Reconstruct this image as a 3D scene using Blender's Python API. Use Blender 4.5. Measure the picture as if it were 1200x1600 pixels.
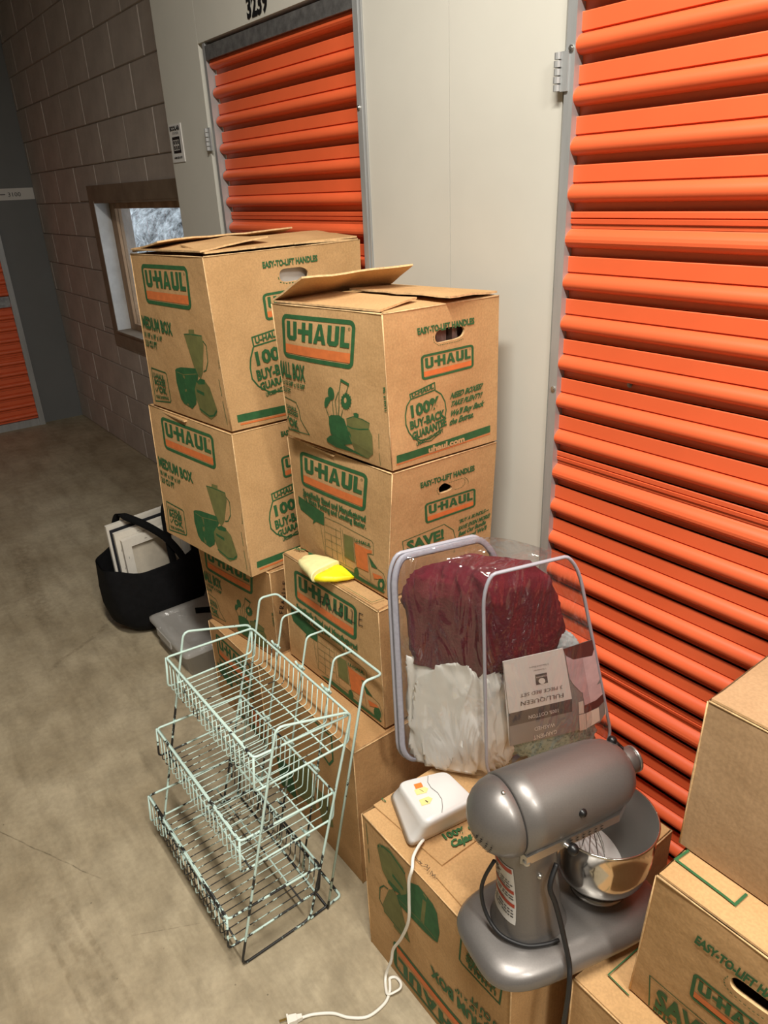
import bpy, bmesh, math, random
from mathutils import Vector, Matrix, noise
from mathutils.geometry import delaunay_2d_cdt, tessellate_polygon
random.seed(7)
PI = math.pi
for o in list(bpy.data.objects):
    bpy.data.objects.remove(o)
SC = bpy.context.scene
COL = SC.collection

# ------------------------------------------------------------------ camera
def cam_axes(yaw, pitch, roll):
    d = Vector((math.cos(pitch)*math.cos(yaw), math.cos(pitch)*math.sin(yaw), math.sin(pitch)))
    r = d.cross(Vector((0, 0, 1))).normalized()
    u = r.cross(d)
    return (r*math.cos(roll)+u*math.sin(roll), -r*math.sin(roll)+u*math.cos(roll), -d)
cd = bpy.data.cameras.new('camera')
cam = bpy.data.objects.new('camera', cd)
COL.objects.link(cam)
ax = cam_axes(math.radians(143.5653), math.radians(-24.1627), math.radians(-2.6777))
M = Matrix.Identity(4)
for j in range(3):
    for i in range(3):
        M[i][j] = ax[j][i]
M.translation = Vector((0, 0, 1.62))
cam.matrix_world = M
cd.sensor_fit = 'VERTICAL'
cd.sensor_height = 36
cd.lens = 1137.65*36/1600
cd.clip_start = 0.02
cd.clip_end = 60
SC.camera = cam

# ------------------------------------------------------------------ world, lights, exposure
w = bpy.data.worlds.new('world')
SC.world = w
w.use_nodes = True
bgn = w.node_tree.nodes['Background']
bgn.inputs[0].default_value = (0.80, 0.90, 1.0, 1)
bgn.inputs[1].default_value = 1.5
LX, LY, LZ = -.40, .17, 3.25
def area(name, loc, size, power, col=(1, .95, .86)):
    l = bpy.data.lights.new(name, 'AREA')
    l.shape = 'RECTANGLE'
    l.size, l.size_y = size
    l.energy = power
    l.color = col
    o = bpy.data.objects.new(name, l)
    o.location = loc
    COL.objects.link(o)
    return o
area('tube_light', (LX, LY, LZ-.105), (1.2, .16), 64)
LX2, LY2 = 1.50, .12          # next lamp along the aisle, behind the camera
area('tube_light', (LX2, LY2, LZ-.105), (1.2, .16), 52)
vs = SC.view_settings
vs.view_transform = 'Standard'
try:
    vs.look = 'None'
except Exception:
    pass
vs.gamma = 1
vs.use_curve_mapping = False
vs.exposure = 0.46

# ------------------------------------------------------------------ materials
def lin(r, g, b):
    f = lambda c: c/12.92 if c <= .04045 else ((c+.055)/1.055)**2.4
    return (f(r/255), f(g/255), f(b/255), 1)
MATS = {}
def nodes(m):
    m.use_nodes = True
    nt = m.node_tree
    return nt, nt.nodes, nt.links, nt.nodes['Principled BSDF']
def mat(name, col, rough=.6, metal=0., vary=.0, scale=8., bump=0., bscale=60., spec=.5, detail=4, stretch=None, coat=0.):
    m = bpy.data.materials.new(name)
    nt, N, L, b = nodes(m)
    b.inputs['Base Color'].default_value = col
    b.inputs['Roughness'].default_value = rough
    b.inputs['Metallic'].default_value = metal
    b.inputs['Specular IOR Level'].default_value = spec
    if coat:
        b.inputs['Coat Weight'].default_value = coat
        b.inputs['Coat Roughness'].default_value = .15
    if vary or bump:
        tc = N.new('ShaderNodeTexCoord')
        mp = N.new('ShaderNodeMapping')
        if stretch:
            mp.inputs['Scale'].default_value = stretch
        L.new(tc.outputs['Object'], mp.inputs[0])
    if vary:
        n = N.new('ShaderNodeTexNoise')
        n.inputs['Scale'].default_value = scale
        n.inputs['Detail'].default_value = detail
        n.inputs['Roughness'].default_value = .6
        L.new(mp.outputs[0], n.inputs['Vector'])
        r = N.new('ShaderNodeValToRGB')
        r.color_ramp.elements[0].position = .3
        r.color_ramp.elements[1].position = .7
        r.color_ramp.elements[0].color = tuple(c*(1-vary) for c in col[:3])+(1,)
        r.color_ramp.elements[1].color = tuple(min(1, c*(1+vary)) for c in col[:3])+(1,)
        L.new(n.outputs['Fac'], r.inputs[0])
        L.new(r.outputs[0], b.inputs['Base Color'])
    if bump:
        n2 = N.new('ShaderNodeTexNoise')
        n2.inputs['Scale'].default_value = bscale
        n2.inputs['Detail'].default_value = 3
        L.new(mp.outputs[0], n2.inputs['Vector'])
        bp = N.new('ShaderNodeBump')
        bp.inputs['Strength'].default_value = bump
        bp.inputs['Distance'].default_value = .01
        L.new(n2.outputs['Fac'], bp.inputs['Height'])
        L.new(bp.outputs[0], b.inputs['Normal'])
    MATS[name] = m
    return m

def cardboard(name, col):
    m = bpy.data.materials.new(name)
    nt, N, L, b = nodes(m)
    b.inputs['Roughness'].default_value = .82
    b.inputs['Specular IOR Level'].default_value = .25
    tc = N.new('ShaderNodeTexCoord')
    n1 = N.new('ShaderNodeTexNoise'); n1.inputs['Scale'].default_value = 7; n1.inputs['Detail'].default_value = 5
    n2 = N.new('ShaderNodeTexNoise'); n2.inputs['Scale'].default_value = 230; n2.inputs['Detail'].default_value = 2
    L.new(tc.outputs['Object'], n1.inputs['Vector']); L.new(tc.outputs['Object'], n2.inputs['Vector'])
    r1 = N.new('ShaderNodeValToRGB')
    r1.color_ramp.elements[0].position = .32; r1.color_ramp.elements[1].position = .68
    r1.color_ramp.elements[0].color = (col[0]*.88, col[1]*.86, col[2]*.82, 1)
    r1.color_ramp.elements[1].color = (col[0]*1.07, col[1]*1.07, col[2]*1.08, 1)
    L.new(n1.outputs['Fac'], r1.inputs[0])
    mx = N.new('ShaderNodeMixRGB'); mx.blend_type = 'MULTIPLY'; mx.inputs[0].default_value = .35
    r2 = N.new('ShaderNodeValToRGB')
    r2.color_ramp.elements[0].position = .35; r2.color_ramp.elements[1].position = .65
    r2.color_ramp.elements[0].color = (.62, .62, .62, 1); r2.color_ramp.elements[1].color = (1, 1, 1, 1)
    L.new(n2.outputs['Fac'], r2.inputs[0])
    L.new(r1.outputs[0], mx.inputs[1]); L.new(r2.outputs[0], mx.inputs[2])
    L.new(mx.outputs[0], b.inputs['Base Color'])
    wv = N.new('ShaderNodeTexWave'); wv.bands_direction = 'DIAGONAL'; wv.inputs['Scale'].default_value = 75
    wv.inputs['Distortion'].default_value = 1.2
    mp = N.new('ShaderNodeMapping'); mp.inputs['Scale'].default_value = (1, 1, .0)
    L.new(tc.outputs['Object'], mp.inputs[0]); L.new(mp.outputs[0], wv.inputs['Vector'])
    bp = N.new('ShaderNodeBump'); bp.inputs['Strength'].default_value = .035; bp.inputs['Distance'].default_value = .004
    L.new(wv.outputs['Fac'], bp.inputs['Height'])
    n3 = N.new('ShaderNodeTexNoise'); n3.inputs['Scale'].default_value = 22; n3.inputs['Detail'].default_value = 3
    L.new(tc.outputs['Object'], n3.inputs['Vector'])
    b2 = N.new('ShaderNodeBump'); b2.inputs['Strength'].default_value = .18; b2.inputs['Distance'].default_value = .012
    L.new(n3.outputs['Fac'], b2.inputs['Height']); L.new(bp.outputs[0], b2.inputs['Normal'])
    L.new(b2.outputs[0], b.inputs['Normal'])
    MATS[name] = m
cardboard('kraft', lin(200, 160, 112))
cardboard('kraft_dark', lin(190, 148, 101))
cardboard('kraft_plain', lin(178, 146, 110))
mat('kraft_edge', lin(214, 178, 130), .85, vary=.25, scale=90)
mat('print_green', lin(44, 94, 52), .75, vary=.18, scale=60)
mat('print_olive', lin(112, 112, 62), .8, vary=.15, scale=40)
mat('print_orange', lin(214, 116, 58), .75, vary=.1, scale=60)
mat('print_card', lin(198, 160, 112), .8, vary=.05, scale=40)
mat('ink_black', lin(40, 32, 26), .7)
mat('ink_solid', lin(18, 18, 20), .5)
mat('panel_paint', lin(206, 204, 194), .48, vary=.035, scale=3, bump=.02, bscale=12)
mat('opposite_paint', lin(108, 104, 98), .6, vary=.05, scale=3)
mat('panel_paint_dull', lin(112, 114, 114), .55, vary=.05, scale=3)
mat('alum', lin(176, 178, 178), .45, .45, vary=.12, scale=30, stretch=(1, 1, .12))
mat('galv', lin(150, 150, 150), .5, .8, vary=.3, scale=45)
mat('orange_paint', lin(230, 103, 60), .40, vary=.05, scale=4, bump=.012, bscale=20)
mat('seal_white', lin(222, 216, 214), .6)
mat('block_paint', lin(190, 179, 170), .7, vary=.14, scale=5, bump=.25, bscale=70)
mat('mortar', lin(160, 149, 139), .85, vary=.15, scale=9, bump=.3, bscale=60)
mat('trim_paint', lin(136, 120, 102), .6, vary=.2, scale=8)
mat('reveal_paint', lin(212, 214, 216), .6, vary=.15, scale=7)
mat('old_wood', lin(170, 138, 108), .7, vary=.3, scale=14, stretch=(1, 1, .25))
mat('ceiling_paint', lin(112, 110, 104), .8, vary=.03)
mat('black_fabric', lin(16, 16, 18), .85, vary=.3, scale=40, bump=.15, bscale=300, spec=.2)
mat('strap_web', lin(13, 13, 14), .9, bump=.3, bscale=500, spec=.2)
mat('canvas_white', lin(228, 222, 210), .85, vary=.06, scale=25, bump=.1, bscale=400)
mat('canvas_back', lin(206, 196, 178), .9, vary=.08, scale=25, bump=.15, bscale=400)
mat('canvas_dark', lin(24, 26, 34), .8)
mat('piping', lin(168, 168, 178), .35, vary=.04, scale=30, spec=.6)
mat('zip_tape', lin(160, 160, 172), .6, vary=.1, scale=120)
mat('maroon', lin(98, 26, 38), .9, vary=.22, scale=9, bump=.25, bscale=120, spec=.15)
mat('satin_white', lin(226, 224, 216), .42, vary=.05, scale=9, bump=.1, bscale=25)
mat('grey_cloth', lin(98, 98, 104), .8, vary=.15, scale=10, bump=.2, bscale=60)
mat('silver_cloth', lin(172, 180, 178), .75, vary=.25, scale=30, bump=.3, bscale=80)
mat('blue_cloth', lin(58, 84, 122), .8, vary=.2, scale=10)
mat('card_white', lin(232, 228, 220), .5)
mat('card_dark', lin(84, 82, 82), .5)
mat('card_grey', lin(140, 136, 132), .5)
mat('card_maroon', lin(92, 50, 48), .5)
mat('card_pink', lin(206, 176, 178), .5, vary=.12, scale=30)
mat('card_pane', lin(226, 212, 198), .5)
mat('mixer_paint', lin(124, 120, 117), .40, .60, vary=.05, scale=400, coat=.18)
mat('mixer_trim', lin(190, 188, 184), .3, .9)
mat('steel', lin(206, 204, 198), .12, 1.0, vary=.03, scale=12)
mat('steel_inner', lin(196, 194, 190), .48, .9, vary=.05, scale=8)
mat('black_plastic', lin(20, 20, 21), .35)
mat('rubber_cord', lin(26, 26, 28), .5)
mat('dark_hole', lin(12, 12, 12), .9)
mat('label_white', lin(214, 212, 208), .55)
mat('label_red', lin(176, 62, 36), .55)
mat('white_plastic', lin(232, 230, 228), .38, vary=.015, scale=20)
mat('white_cord', lin(234, 230, 220), .45)
mat('sticker_yellow', lin(240, 224, 150), .5)
mat('sticker_orange', lin(226, 128, 50), .5)
mat('brass', lin(186, 160, 100), .35, .9)
mat('glove_yellow', lin(250, 226, 30), .5, vary=.12, scale=30, bump=.2, bscale=60)
mat('glove_cuff', lin(246, 236, 172), .6, vary=.06, scale=30, bump=.2, bscale=60)
mat('bolt', lin(196, 194, 188), .3, .9)
mat('tissue', lin(226, 222, 216), .8)
mat('plank', lin(120, 96, 84), .7, vary=.4, scale=30, stretch=(1, 8, 1))
mat('contents_mix', lin(140, 112, 104), .7, vary=.5, scale=45, stretch=(1, 1, .3))

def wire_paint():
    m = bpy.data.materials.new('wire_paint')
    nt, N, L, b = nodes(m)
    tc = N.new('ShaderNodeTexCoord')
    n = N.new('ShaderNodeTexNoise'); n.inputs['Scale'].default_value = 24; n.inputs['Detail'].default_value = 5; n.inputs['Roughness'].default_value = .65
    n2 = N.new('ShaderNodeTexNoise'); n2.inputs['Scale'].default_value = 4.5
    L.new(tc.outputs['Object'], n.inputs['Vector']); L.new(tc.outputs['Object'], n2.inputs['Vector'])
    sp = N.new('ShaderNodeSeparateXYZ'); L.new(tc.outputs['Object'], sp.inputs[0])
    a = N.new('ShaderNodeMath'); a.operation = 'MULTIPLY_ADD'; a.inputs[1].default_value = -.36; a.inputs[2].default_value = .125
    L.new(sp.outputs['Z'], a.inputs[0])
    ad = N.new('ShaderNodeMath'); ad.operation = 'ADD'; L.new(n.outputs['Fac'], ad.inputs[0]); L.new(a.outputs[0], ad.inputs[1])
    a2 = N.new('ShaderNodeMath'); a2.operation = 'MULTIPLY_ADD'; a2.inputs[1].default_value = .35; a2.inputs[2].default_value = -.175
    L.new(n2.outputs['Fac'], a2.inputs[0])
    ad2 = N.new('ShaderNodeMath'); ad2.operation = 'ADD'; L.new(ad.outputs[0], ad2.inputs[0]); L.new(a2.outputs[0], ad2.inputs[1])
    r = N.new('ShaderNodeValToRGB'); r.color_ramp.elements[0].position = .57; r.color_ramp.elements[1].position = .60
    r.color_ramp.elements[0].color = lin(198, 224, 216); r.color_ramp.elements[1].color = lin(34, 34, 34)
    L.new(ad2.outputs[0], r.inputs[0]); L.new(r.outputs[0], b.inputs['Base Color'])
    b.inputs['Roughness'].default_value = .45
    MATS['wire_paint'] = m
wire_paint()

def teal_pattern():
    m = bpy.data.materials.new('teal_print')
    nt, N, L, b = nodes(m)
    tc = N.new('ShaderNodeTexCoord')
    v = N.new('ShaderNodeTexVoronoi'); v.feature = 'SMOOTH_F1'; v.inputs['Scale'].default_value = 26
    n = N.new('ShaderNodeTexNoise'); n.inputs['Scale'].default_value = 30; n.inputs['Detail'].default_value = 4
    mx = N.new('ShaderNodeMixRGB'); mx.inputs[0].default_value = .35
    L.new(tc.outputs['Object'], n.inputs['Vector']); L.new(tc.outputs['Object'], mx.inputs[1]); L.new(n.outputs['Color'], mx.inputs[2])
    L.new(mx.outputs[0], v.inputs['Vector'])
    r = N.new('ShaderNodeValToRGB')
    r.color_ramp.elements[0].position = .1; r.color_ramp.elements[1].position = .5
    r.color_ramp.elements[0].color = lin(74, 118, 118); r.color_ramp.elements[1].color = lin(160, 190, 182)
    L.new(v.outputs['Distance'], r.inputs[0]); L.new(r.outputs[0], b.inputs['Base Color'])
    b.inputs['Roughness'].default_value = .7
    MATS['teal_print'] = m
teal_pattern()

def clear_film(name, tint, base, edge, rough, body=0.0, bodycol=(1, 1, 1, 1)):
    m = bpy.data.materials.new(name)
    m.use_nodes = True
    nt = m.node_tree
    N, L = nt.nodes, nt.links
    N.clear()
    out = N.new('ShaderNodeOutputMaterial')
    tr = N.new('ShaderNodeBsdfTransparent'); tr.inputs[0].default_value = tint
    gl = N.new('ShaderNodeBsdfGlossy'); gl.inputs['Roughness'].default_value = rough
    lw = N.new('ShaderNodeLayerWeight'); lw.inputs[0].default_value = .35
    ma = N.new('ShaderNodeMath'); ma.operation = 'MULTIPLY_ADD'; ma.inputs[1].default_value = edge; ma.inputs[2].default_value = base
    ma.use_clamp = True
    pw = N.new('ShaderNodeMath'); pw.operation = 'POWER'; pw.inputs[1].default_value = 3.0
    L.new(lw.outputs['Facing'], pw.inputs[0]); L.new(pw.outputs[0], ma.inputs[0])
    tc = N.new('ShaderNodeTexCoord')
    n = N.new('ShaderNodeTexNoise'); n.inputs['Scale'].default_value = 15; n.inputs['Detail'].default_value = 2.5
    n.inputs['Distortion'].default_value = .8
    mpf = N.new('ShaderNodeMapping'); mpf.inputs['Scale'].default_value = (1.3, 1.0, .35); mpf.inputs['Rotation'].default_value = (.3, .2, 0)
    L.new(tc.outputs['Object'], mpf.inputs[0]); L.new(mpf.outputs[0], n.inputs['Vector'])
    bp = N.new('ShaderNodeBump'); bp.inputs['Strength'].default_value = .9; bp.inputs['Distance'].default_value = .05
    L.new(n.outputs['Fac'], bp.inputs['Height']); L.new(bp.outputs[0], gl.inputs['Normal'])
    mx = N.new('ShaderNodeMixShader')
    L.new(ma.outputs[0], mx.inputs[0]); L.new(gl.outputs[0], mx.inputs[2])
    if body:
        df = N.new('ShaderNodeBsdfDiffuse'); df.inputs[0].default_value = bodycol
        tl = N.new('ShaderNodeBsdfTranslucent'); tl.inputs[0].default_value = bodycol
        ad = N.new('ShaderNodeMixShader'); ad.inputs[0].default_value = .5
        L.new(df.outputs[0], ad.inputs[1]); L.new(tl.outputs[0], ad.inputs[2])
        m2 = N.new('ShaderNodeMixShader'); m2.inputs[0].default_value = body
        L.new(tr.outputs[0], m2.inputs[1]); L.new(ad.outputs[0], m2.inputs[2]); L.new(m2.outputs[0], mx.inputs[1])
    else:
        L.new(tr.outputs[0], mx.inputs[1])
    L.new(mx.outputs[0], out.inputs[0])
    MATS[name] = m
clear_film('vinyl', (.96, .96, .97, 1), .095, .5, .05, .03, lin(226, 226, 230))
clear_film('bin_plastic', (.9, .9, .9, 1), .05, .4, .25, .65, lin(226, 224, 220))
clear_film('window_glass', (.96, .97, .97, 1), .02, .5, .02)

def concrete():
    m = bpy.data.materials.new('concrete')
    nt, N, L, b = nodes(m)
    tc = N.new('ShaderNodeTexCoord')
    def ns(scale, det, rough=.6, mapping=None):
        n = N.new('ShaderNodeTexNoise'); n.inputs['Scale'].default_value = scale; n.inputs['Detail'].default_value = det; n.inputs['Roughness'].default_value = rough
        if mapping:
            mp = N.new('ShaderNodeMapping'); mp.inputs['Scale'].default_value = mapping[0]; mp.inputs['Rotation'].default_value = (0, 0, mapping[1])
            L.new(tc.outputs['Object'], mp.inputs[0]); L.new(mp.outputs[0], n.inputs['Vector'])
        else:
            L.new(tc.outputs['Object'], n.inputs['Vector'])
        return n
    def ramp(src, p0, p1, c0, c1):
        r = N.new('ShaderNodeValToRGB'); e = r.color_ramp.elements
        e[0].position = p0; e[1].position = p1; e[0].color = c0; e[1].color = c1
        L.new(src, r.inputs[0]); return r.outputs[0]
    def mul(a, bb, f=1.0):
        x = N.new('ShaderNodeMixRGB'); x.blend_type = 'MULTIPLY'; x.inputs[0].default_value = f
        L.new(a, x.inputs[1]); L.new(bb, x.inputs[2]); return x.outputs[0]
    g = lambda v: (v, v, v, 1)
    base = ramp(ns(3.2, 6).outputs['Fac'], .3, .7, lin(156, 141, 114), lin(190, 176, 149))
    base = mul(base, ramp(ns(13, 5, .65).outputs['Fac'], .33, .6, g(.80), g(1)))
    base = mul(base, ramp(ns(60, 3).outputs['Fac'], .25, .6, g(.86), g(1)))
    base = mul(base, ramp(ns(5, 5, .7, ((.3, 2.2, 1), .9)).outputs['Fac'], .34, .52, (.80, .79, .77, 1), g(1)))
    # pits and specks
    v = N.new('ShaderNodeTexVoronoi'); v.inputs['Scale'].default_value = 17; L.new(tc.outputs['Object'], v.inputs['Vector'])
    base = mul(base, ramp(v.outputs['Distance'], .022, .05, g(.45), g(1)))
    # scuffs and cracks: worn strips across the slab, each a soft-edged segment
    def strip(ax_, ay, bx_, by, wd, dark, brk):
        ang = math.atan2(by-ay, bx_-ax_); ln = math.hypot(bx_-ax_, by-ay)
        mp = N.new('ShaderNodeMapping'); mp.vector_type = 'TEXTURE'
        mp.inputs['Location'].default_value = (ax_, ay, 0); mp.inputs['Rotation'].default_value = (0, 0, ang)
        L.new(tc.outputs['Object'], mp.inputs[0])
        nz = ns(9, 3)
        sp = N.new('ShaderNodeSeparateXYZ'); L.new(mp.outputs[0], sp.inputs[0])
        def mth(op, a, bval):
            q = N.new('ShaderNodeMath'); q.operation = op
            if hasattr(a, 'links'): L.new(a, q.inputs[0])
            else: q.inputs[0].default_value = a
            if hasattr(bval, 'links'): L.new(bval, q.inputs[1])
            else: q.inputs[1].default_value = bval
            return q.outputs[0]
        wob = mth('MULTIPLY', mth('SUBTRACT', nz.outputs['Fac'], .5), .04*brk)
        dy = mth('ABSOLUTE', mth('ADD', sp.outputs['Y'], wob), 0)
        my = N.new('ShaderNodeMapRange'); my.inputs[1].default_value = wd; my.inputs[2].default_value = wd*.45; L.new(dy, my.inputs[0])
        dx = mth('ABSOLUTE', mth('SUBTRACT', sp.outputs['X'], ln/2), 0)
        mxx = N.new('ShaderNodeMapRange'); mxx.inputs[1].default_value = ln/2; mxx.inputs[2].default_value = ln/2*.85; L.new(dx, mxx.inputs[0])
        nb = ns(40, 4)
        nr = N.new('ShaderNodeMapRange'); nr.inputs[1].default_value = .35; nr.inputs[2].default_value = .6; L.new(nb.outputs['Fac'], nr.inputs[0])
        k = mth('MULTIPLY', mth('MULTIPLY', my.outputs[0], mxx.outputs[0]), nr.outputs[0])
        return k, dark
    def apply(base, k, dark):
        x = N.new('ShaderNodeMixRGB'); x.blend_type = 'MULTIPLY'; L.new(k, x.inputs[0]); L.new(base, x.inputs[1]); x.inputs[2].default_value = dark
        return x.outputs[0]
    for s in STRIPS:
        k, dk = strip(*s)
        base = apply(base, k, dk)
    L.new(base, b.inputs['Base Color'])
    b.inputs['Roughness'].default_value = .55
    b.inputs['Specular IOR Level'].default_value = .35
    bp = N.new('ShaderNodeBump'); bp.inputs['Strength'].default_value = .12; bp.inputs['Distance'].default_value = .01
    L.new(ns(35, 5).outputs['Fac'], bp.inputs['Height']); L.new(bp.outputs[0], b.inputs['Normal'])
    MATS['concrete'] = m
g7 = lambda v: (v, v*.98, v*.95, 1)
STRIPS = [(-1.62, .05, -1.02, .10, .022, g7(.80), .3), (-1.58, .085, -1.15, .13, .010, g7(.78), .3), (-1.5, .02, -1.1, .05, .008, g7(.8), .3),
          (-2.0, -.05, -1.55, .18, .0022, g7(.55), .4), (-1.35, .18, -1.27, .33, .0018, g7(.62), .3), (-2.9, .2, -2.3, -.2, .03, g7(.8), 1), (-3.9, .5, -2.9, .4, .05, g7(.78), 2), (-3.0, .95, -2.6, .3, .012, g7(.75), 1)]
concrete()

def rock():
    m = bpy.data.materials.new('rock')
    nt, N, L, b = nodes(m)
    tc = N.new('ShaderNodeTexCoord')
    n = N.new('ShaderNodeTexNoise'); n.inputs['Scale'].default_value = 5; n.inputs['Detail'].default_value = 10; n.inputs['Roughness'].default_value = .85
    mp = N.new('ShaderNodeMapping'); mp.inputs['Scale'].default_value = (1.6, 1, .7)
    L.new(tc.outputs['Object'], mp.inputs[0]); L.new(mp.outputs[0], n.inputs['Vector'])
    r = N.new('ShaderNodeValToRGB'); e = r.color_ramp.elements
    e[0].position = .40; e[1].position = .64; e[0].color = lin(30, 30, 30); e[1].color = lin(226, 228, 228)
    L.new(n.outputs['Fac'], r.inputs[0]); L.new(r.outputs[0], b.inputs['Base Color'])
    b.inputs['Roughness'].default_value = .9
    MATS['rock'] = m
rock()

# ------------------------------------------------------------------ object helpers
BASE = {}
def setp(o, label=None, cat=None, group=None, kind=None):
    if label: o['label'] = label
    if cat: o['category'] = cat
    if group: o['group'] = group
    if kind: o['kind'] = kind
    return o
def thing(name, loc, label, cat, group=None):
    o = bpy.data.objects.new(name, None)
    o.empty_display_size = .05
    o.location = loc
    COL.objects.link(o)
    BASE[o] = Vector(loc)
    return setp(o, label, cat, group)
def mk(name, V, F, mats, parent=None, smooth=False, mi=None, loc=None):
    """one mesh object; V in world space"""
    if isinstance(mats, str): mats = [mats]
    base = BASE[parent] if parent else Vector(loc or (0, 0, 0))
    me = bpy.data.meshes.new(name)
    me.from_pydata([Vector(v)-base for v in V], [], F)
    for k in mats: me.materials.append(MATS[k])
    if mi:
        me.polygons.foreach_set('material_index', mi)
    if smooth:
        me.polygons.foreach_set('use_smooth', [True]*len(me.polygons))
    me.update()
    o = bpy.data.objects.new(name, me)
    COL.objects.link(o)
    if parent: o.parent = parent
    else: o.location = base
    BASE[o] = base
    return o
class MB:
    def __init__(s): s.V = []; s.F = []; s.M = []
    def add(s, V, F, m=0):
        k = len(s.V); s.V += [tuple(v) for v in V]; s.F += [tuple(i+k for i in f) for f in F]; s.M += [m]*len(F)
        return s
    def hexa(s, b, t, m=0):
        return s.add(list(b)+list(t), [(3, 2, 1, 0), (4, 5, 6, 7), (0, 1, 5, 4), (1, 2, 6, 5), (2, 3, 7, 6), (3, 0, 4, 7)], m)
    def box(s, a, b, m=0):
        x0, y0, z0 = a; x1, y1, z1 = b
        return s.hexa([(x0, y0, z0), (x1, y0, z0), (x1, y1, z0), (x0, y1, z0)], [(x0, y0, z1), (x1, y0, z1), (x1, y1, z1), (x0, y1, z1)], m)
    def tube(s, P, r, n=6, closed=False, m=0, caps=True, flat=None):
        P = [Vector(p) for p in P]; k = len(P)
        rings = []; up = None
        for i in range(k):
            if closed: t = P[(i+1) % k]-P[i-1]
            else: t = P[min(i+1, k-1)]-P[max(i-1, 0)]
            if t.length < 1e-9: t = Vector((0, 0, 1))
            t.normalize()
            if up is None:
                up = t.cross(Vector((0, 0, 1)) if abs(t.z) < .9 else Vector((1, 0, 0))).normalized()
            else:
                up = (up-t*up.dot(t))
                if up.length < 1e-6: up = t.orthogonal()
                up.normalize()
            sd = t.cross(up)
            rr = r(i/(k-1)) if callable(r) else r
            rings.append([P[i]+(up*math.cos(2*PI*j/n)+sd*math.sin(2*PI*j/n)*(flat or 1))*rr for j in range(n)])
        V = [v for q in rings for v in q]; F = []
        for i in range(k if closed else k-1):
            a = i*n; b = ((i+1) % k)*n
            for j in range(n):
                F.append((a+j, a+(j+1) % n, b+(j+1) % n, b+j))
        if caps and not closed:
            F.append(tuple(range(n))[::-1]); F.append(tuple((k-1)*n+j for j in range(n)))
        return s.add(V, F, m)
    def rings(s, R, m=0, caps=(True, True), closed=True):
        n = len(R[0]); V = [v for q in R for v in q]; F = []
        for i in range(len(R)-1):
            for j in range(n if closed else n-1):
                F.append((i*n+j, i*n+(j+1) % n, (i+1)*n+(j+1) % n, (i+1)*n+j))
        if caps[0]: F.append(tuple(range(n))[::-1])
        if caps[1]: F.append(tuple((len(R)-1)*n+j for j in range(n)))
        return s.add(V, F, m)
    def grid(s, f, nu, nv, m=0):
        V = [f(i/nu, j/nv) for j in range(nv+1) for i in range(nu+1)]
        F = [(j*(nu+1)+i, j*(nu+1)+i+1, (j+1)*(nu+1)+i+1, (j+1)*(nu+1)+i) for j in range(nv) for i in range(nu)]
        return s.add(V, F, m)
    def make(s, name, mats, parent=None, smooth=False, loc=None):
        return mk(name, s.V, s.F, mats, parent, smooth, s.M, loc)
def fillet(P, r, n=4, closed=False):
    P = [Vector(p) for p in P]; out = []; k = len(P)
    for i in range(k):
        if not closed and i in (0, k-1): out.append(P[i]); continue
        a, b, c = P[i-1], P[i], P[(i+1) % k]
        da = min(r, (a-b).length*.45); dc = min(r, (c-b).length*.45)
        p0 = b+(a-b).normalized()*da; p2 = b+(c-b).normalized()*dc
        for q in range(n+1):
            t = q/n
            out.append(p0*(1-t)**2+b*2*t*(1-t)+p2*t*t)
    return out
def spline(P, sub=6):
    P = [Vector(p) for p in P]; out = []
    for i in range(len(P)-1):
        p0 = P[max(i-1, 0)]; p1 = P[i]; p2 = P[i+1]; p3 = P[min(i+2, len(P)-1)]
        for q in range(sub):
            t = q/sub
            out.append(.5*((2*p1)+(p2-p0)*t+(2*p0-5*p1+4*p2-p3)*t*t+(3*p1-p0-3*p2+p3)*t**3))
    out.append(P[-1]); return out
def bilin(c, u, v):
    return c[0]*((1-u)*(1-v))+c[1]*(u*(1-v))+c[2]*(u*v)+c[3]*((1-u)*v)

# ------------------------------------------------------------------ print (flat ink on a face)
_caph = None
_tc = {}
def text2d(s, bold):
    global _caph
    key = (s, bold)
    if key in _tc: return _tc[key]
    def raw(t):
        cu = bpy.data.curves.new('t', 'FONT'); cu.body = t; cu.size = 1; cu.resolution_u = 2; cu.offset = bold; cu.fill_mode = 'FRONT'
        ob = bpy.data.objects.new('t', cu); me = bpy.data.meshes.new_from_object(ob)
        V = [v.co.copy() for v in me.vertices]; F = [tuple(p.vertices) for p in me.polygons]
        bpy.data.objects.remove(ob); bpy.data.curves.remove(cu); bpy.data.meshes.remove(me)
        return V, F
    if _caph is None:
        _caph = max(v.y for v in raw('H')[0])
    V, F = raw(s)
    x0 = min(v.x for v in V); x1 = max(v.x for v in V)
    r = ([((v.x-x0)/(x1-x0), v.y/_caph) for v in V], F)
    _tc[key] = r
    return r
def poly2d(pts):
    tri = tessellate_polygon([[Vector((x, y, 0)) for x, y in pts]])
    return list(pts), [tuple(t) for t in tri]
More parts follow.
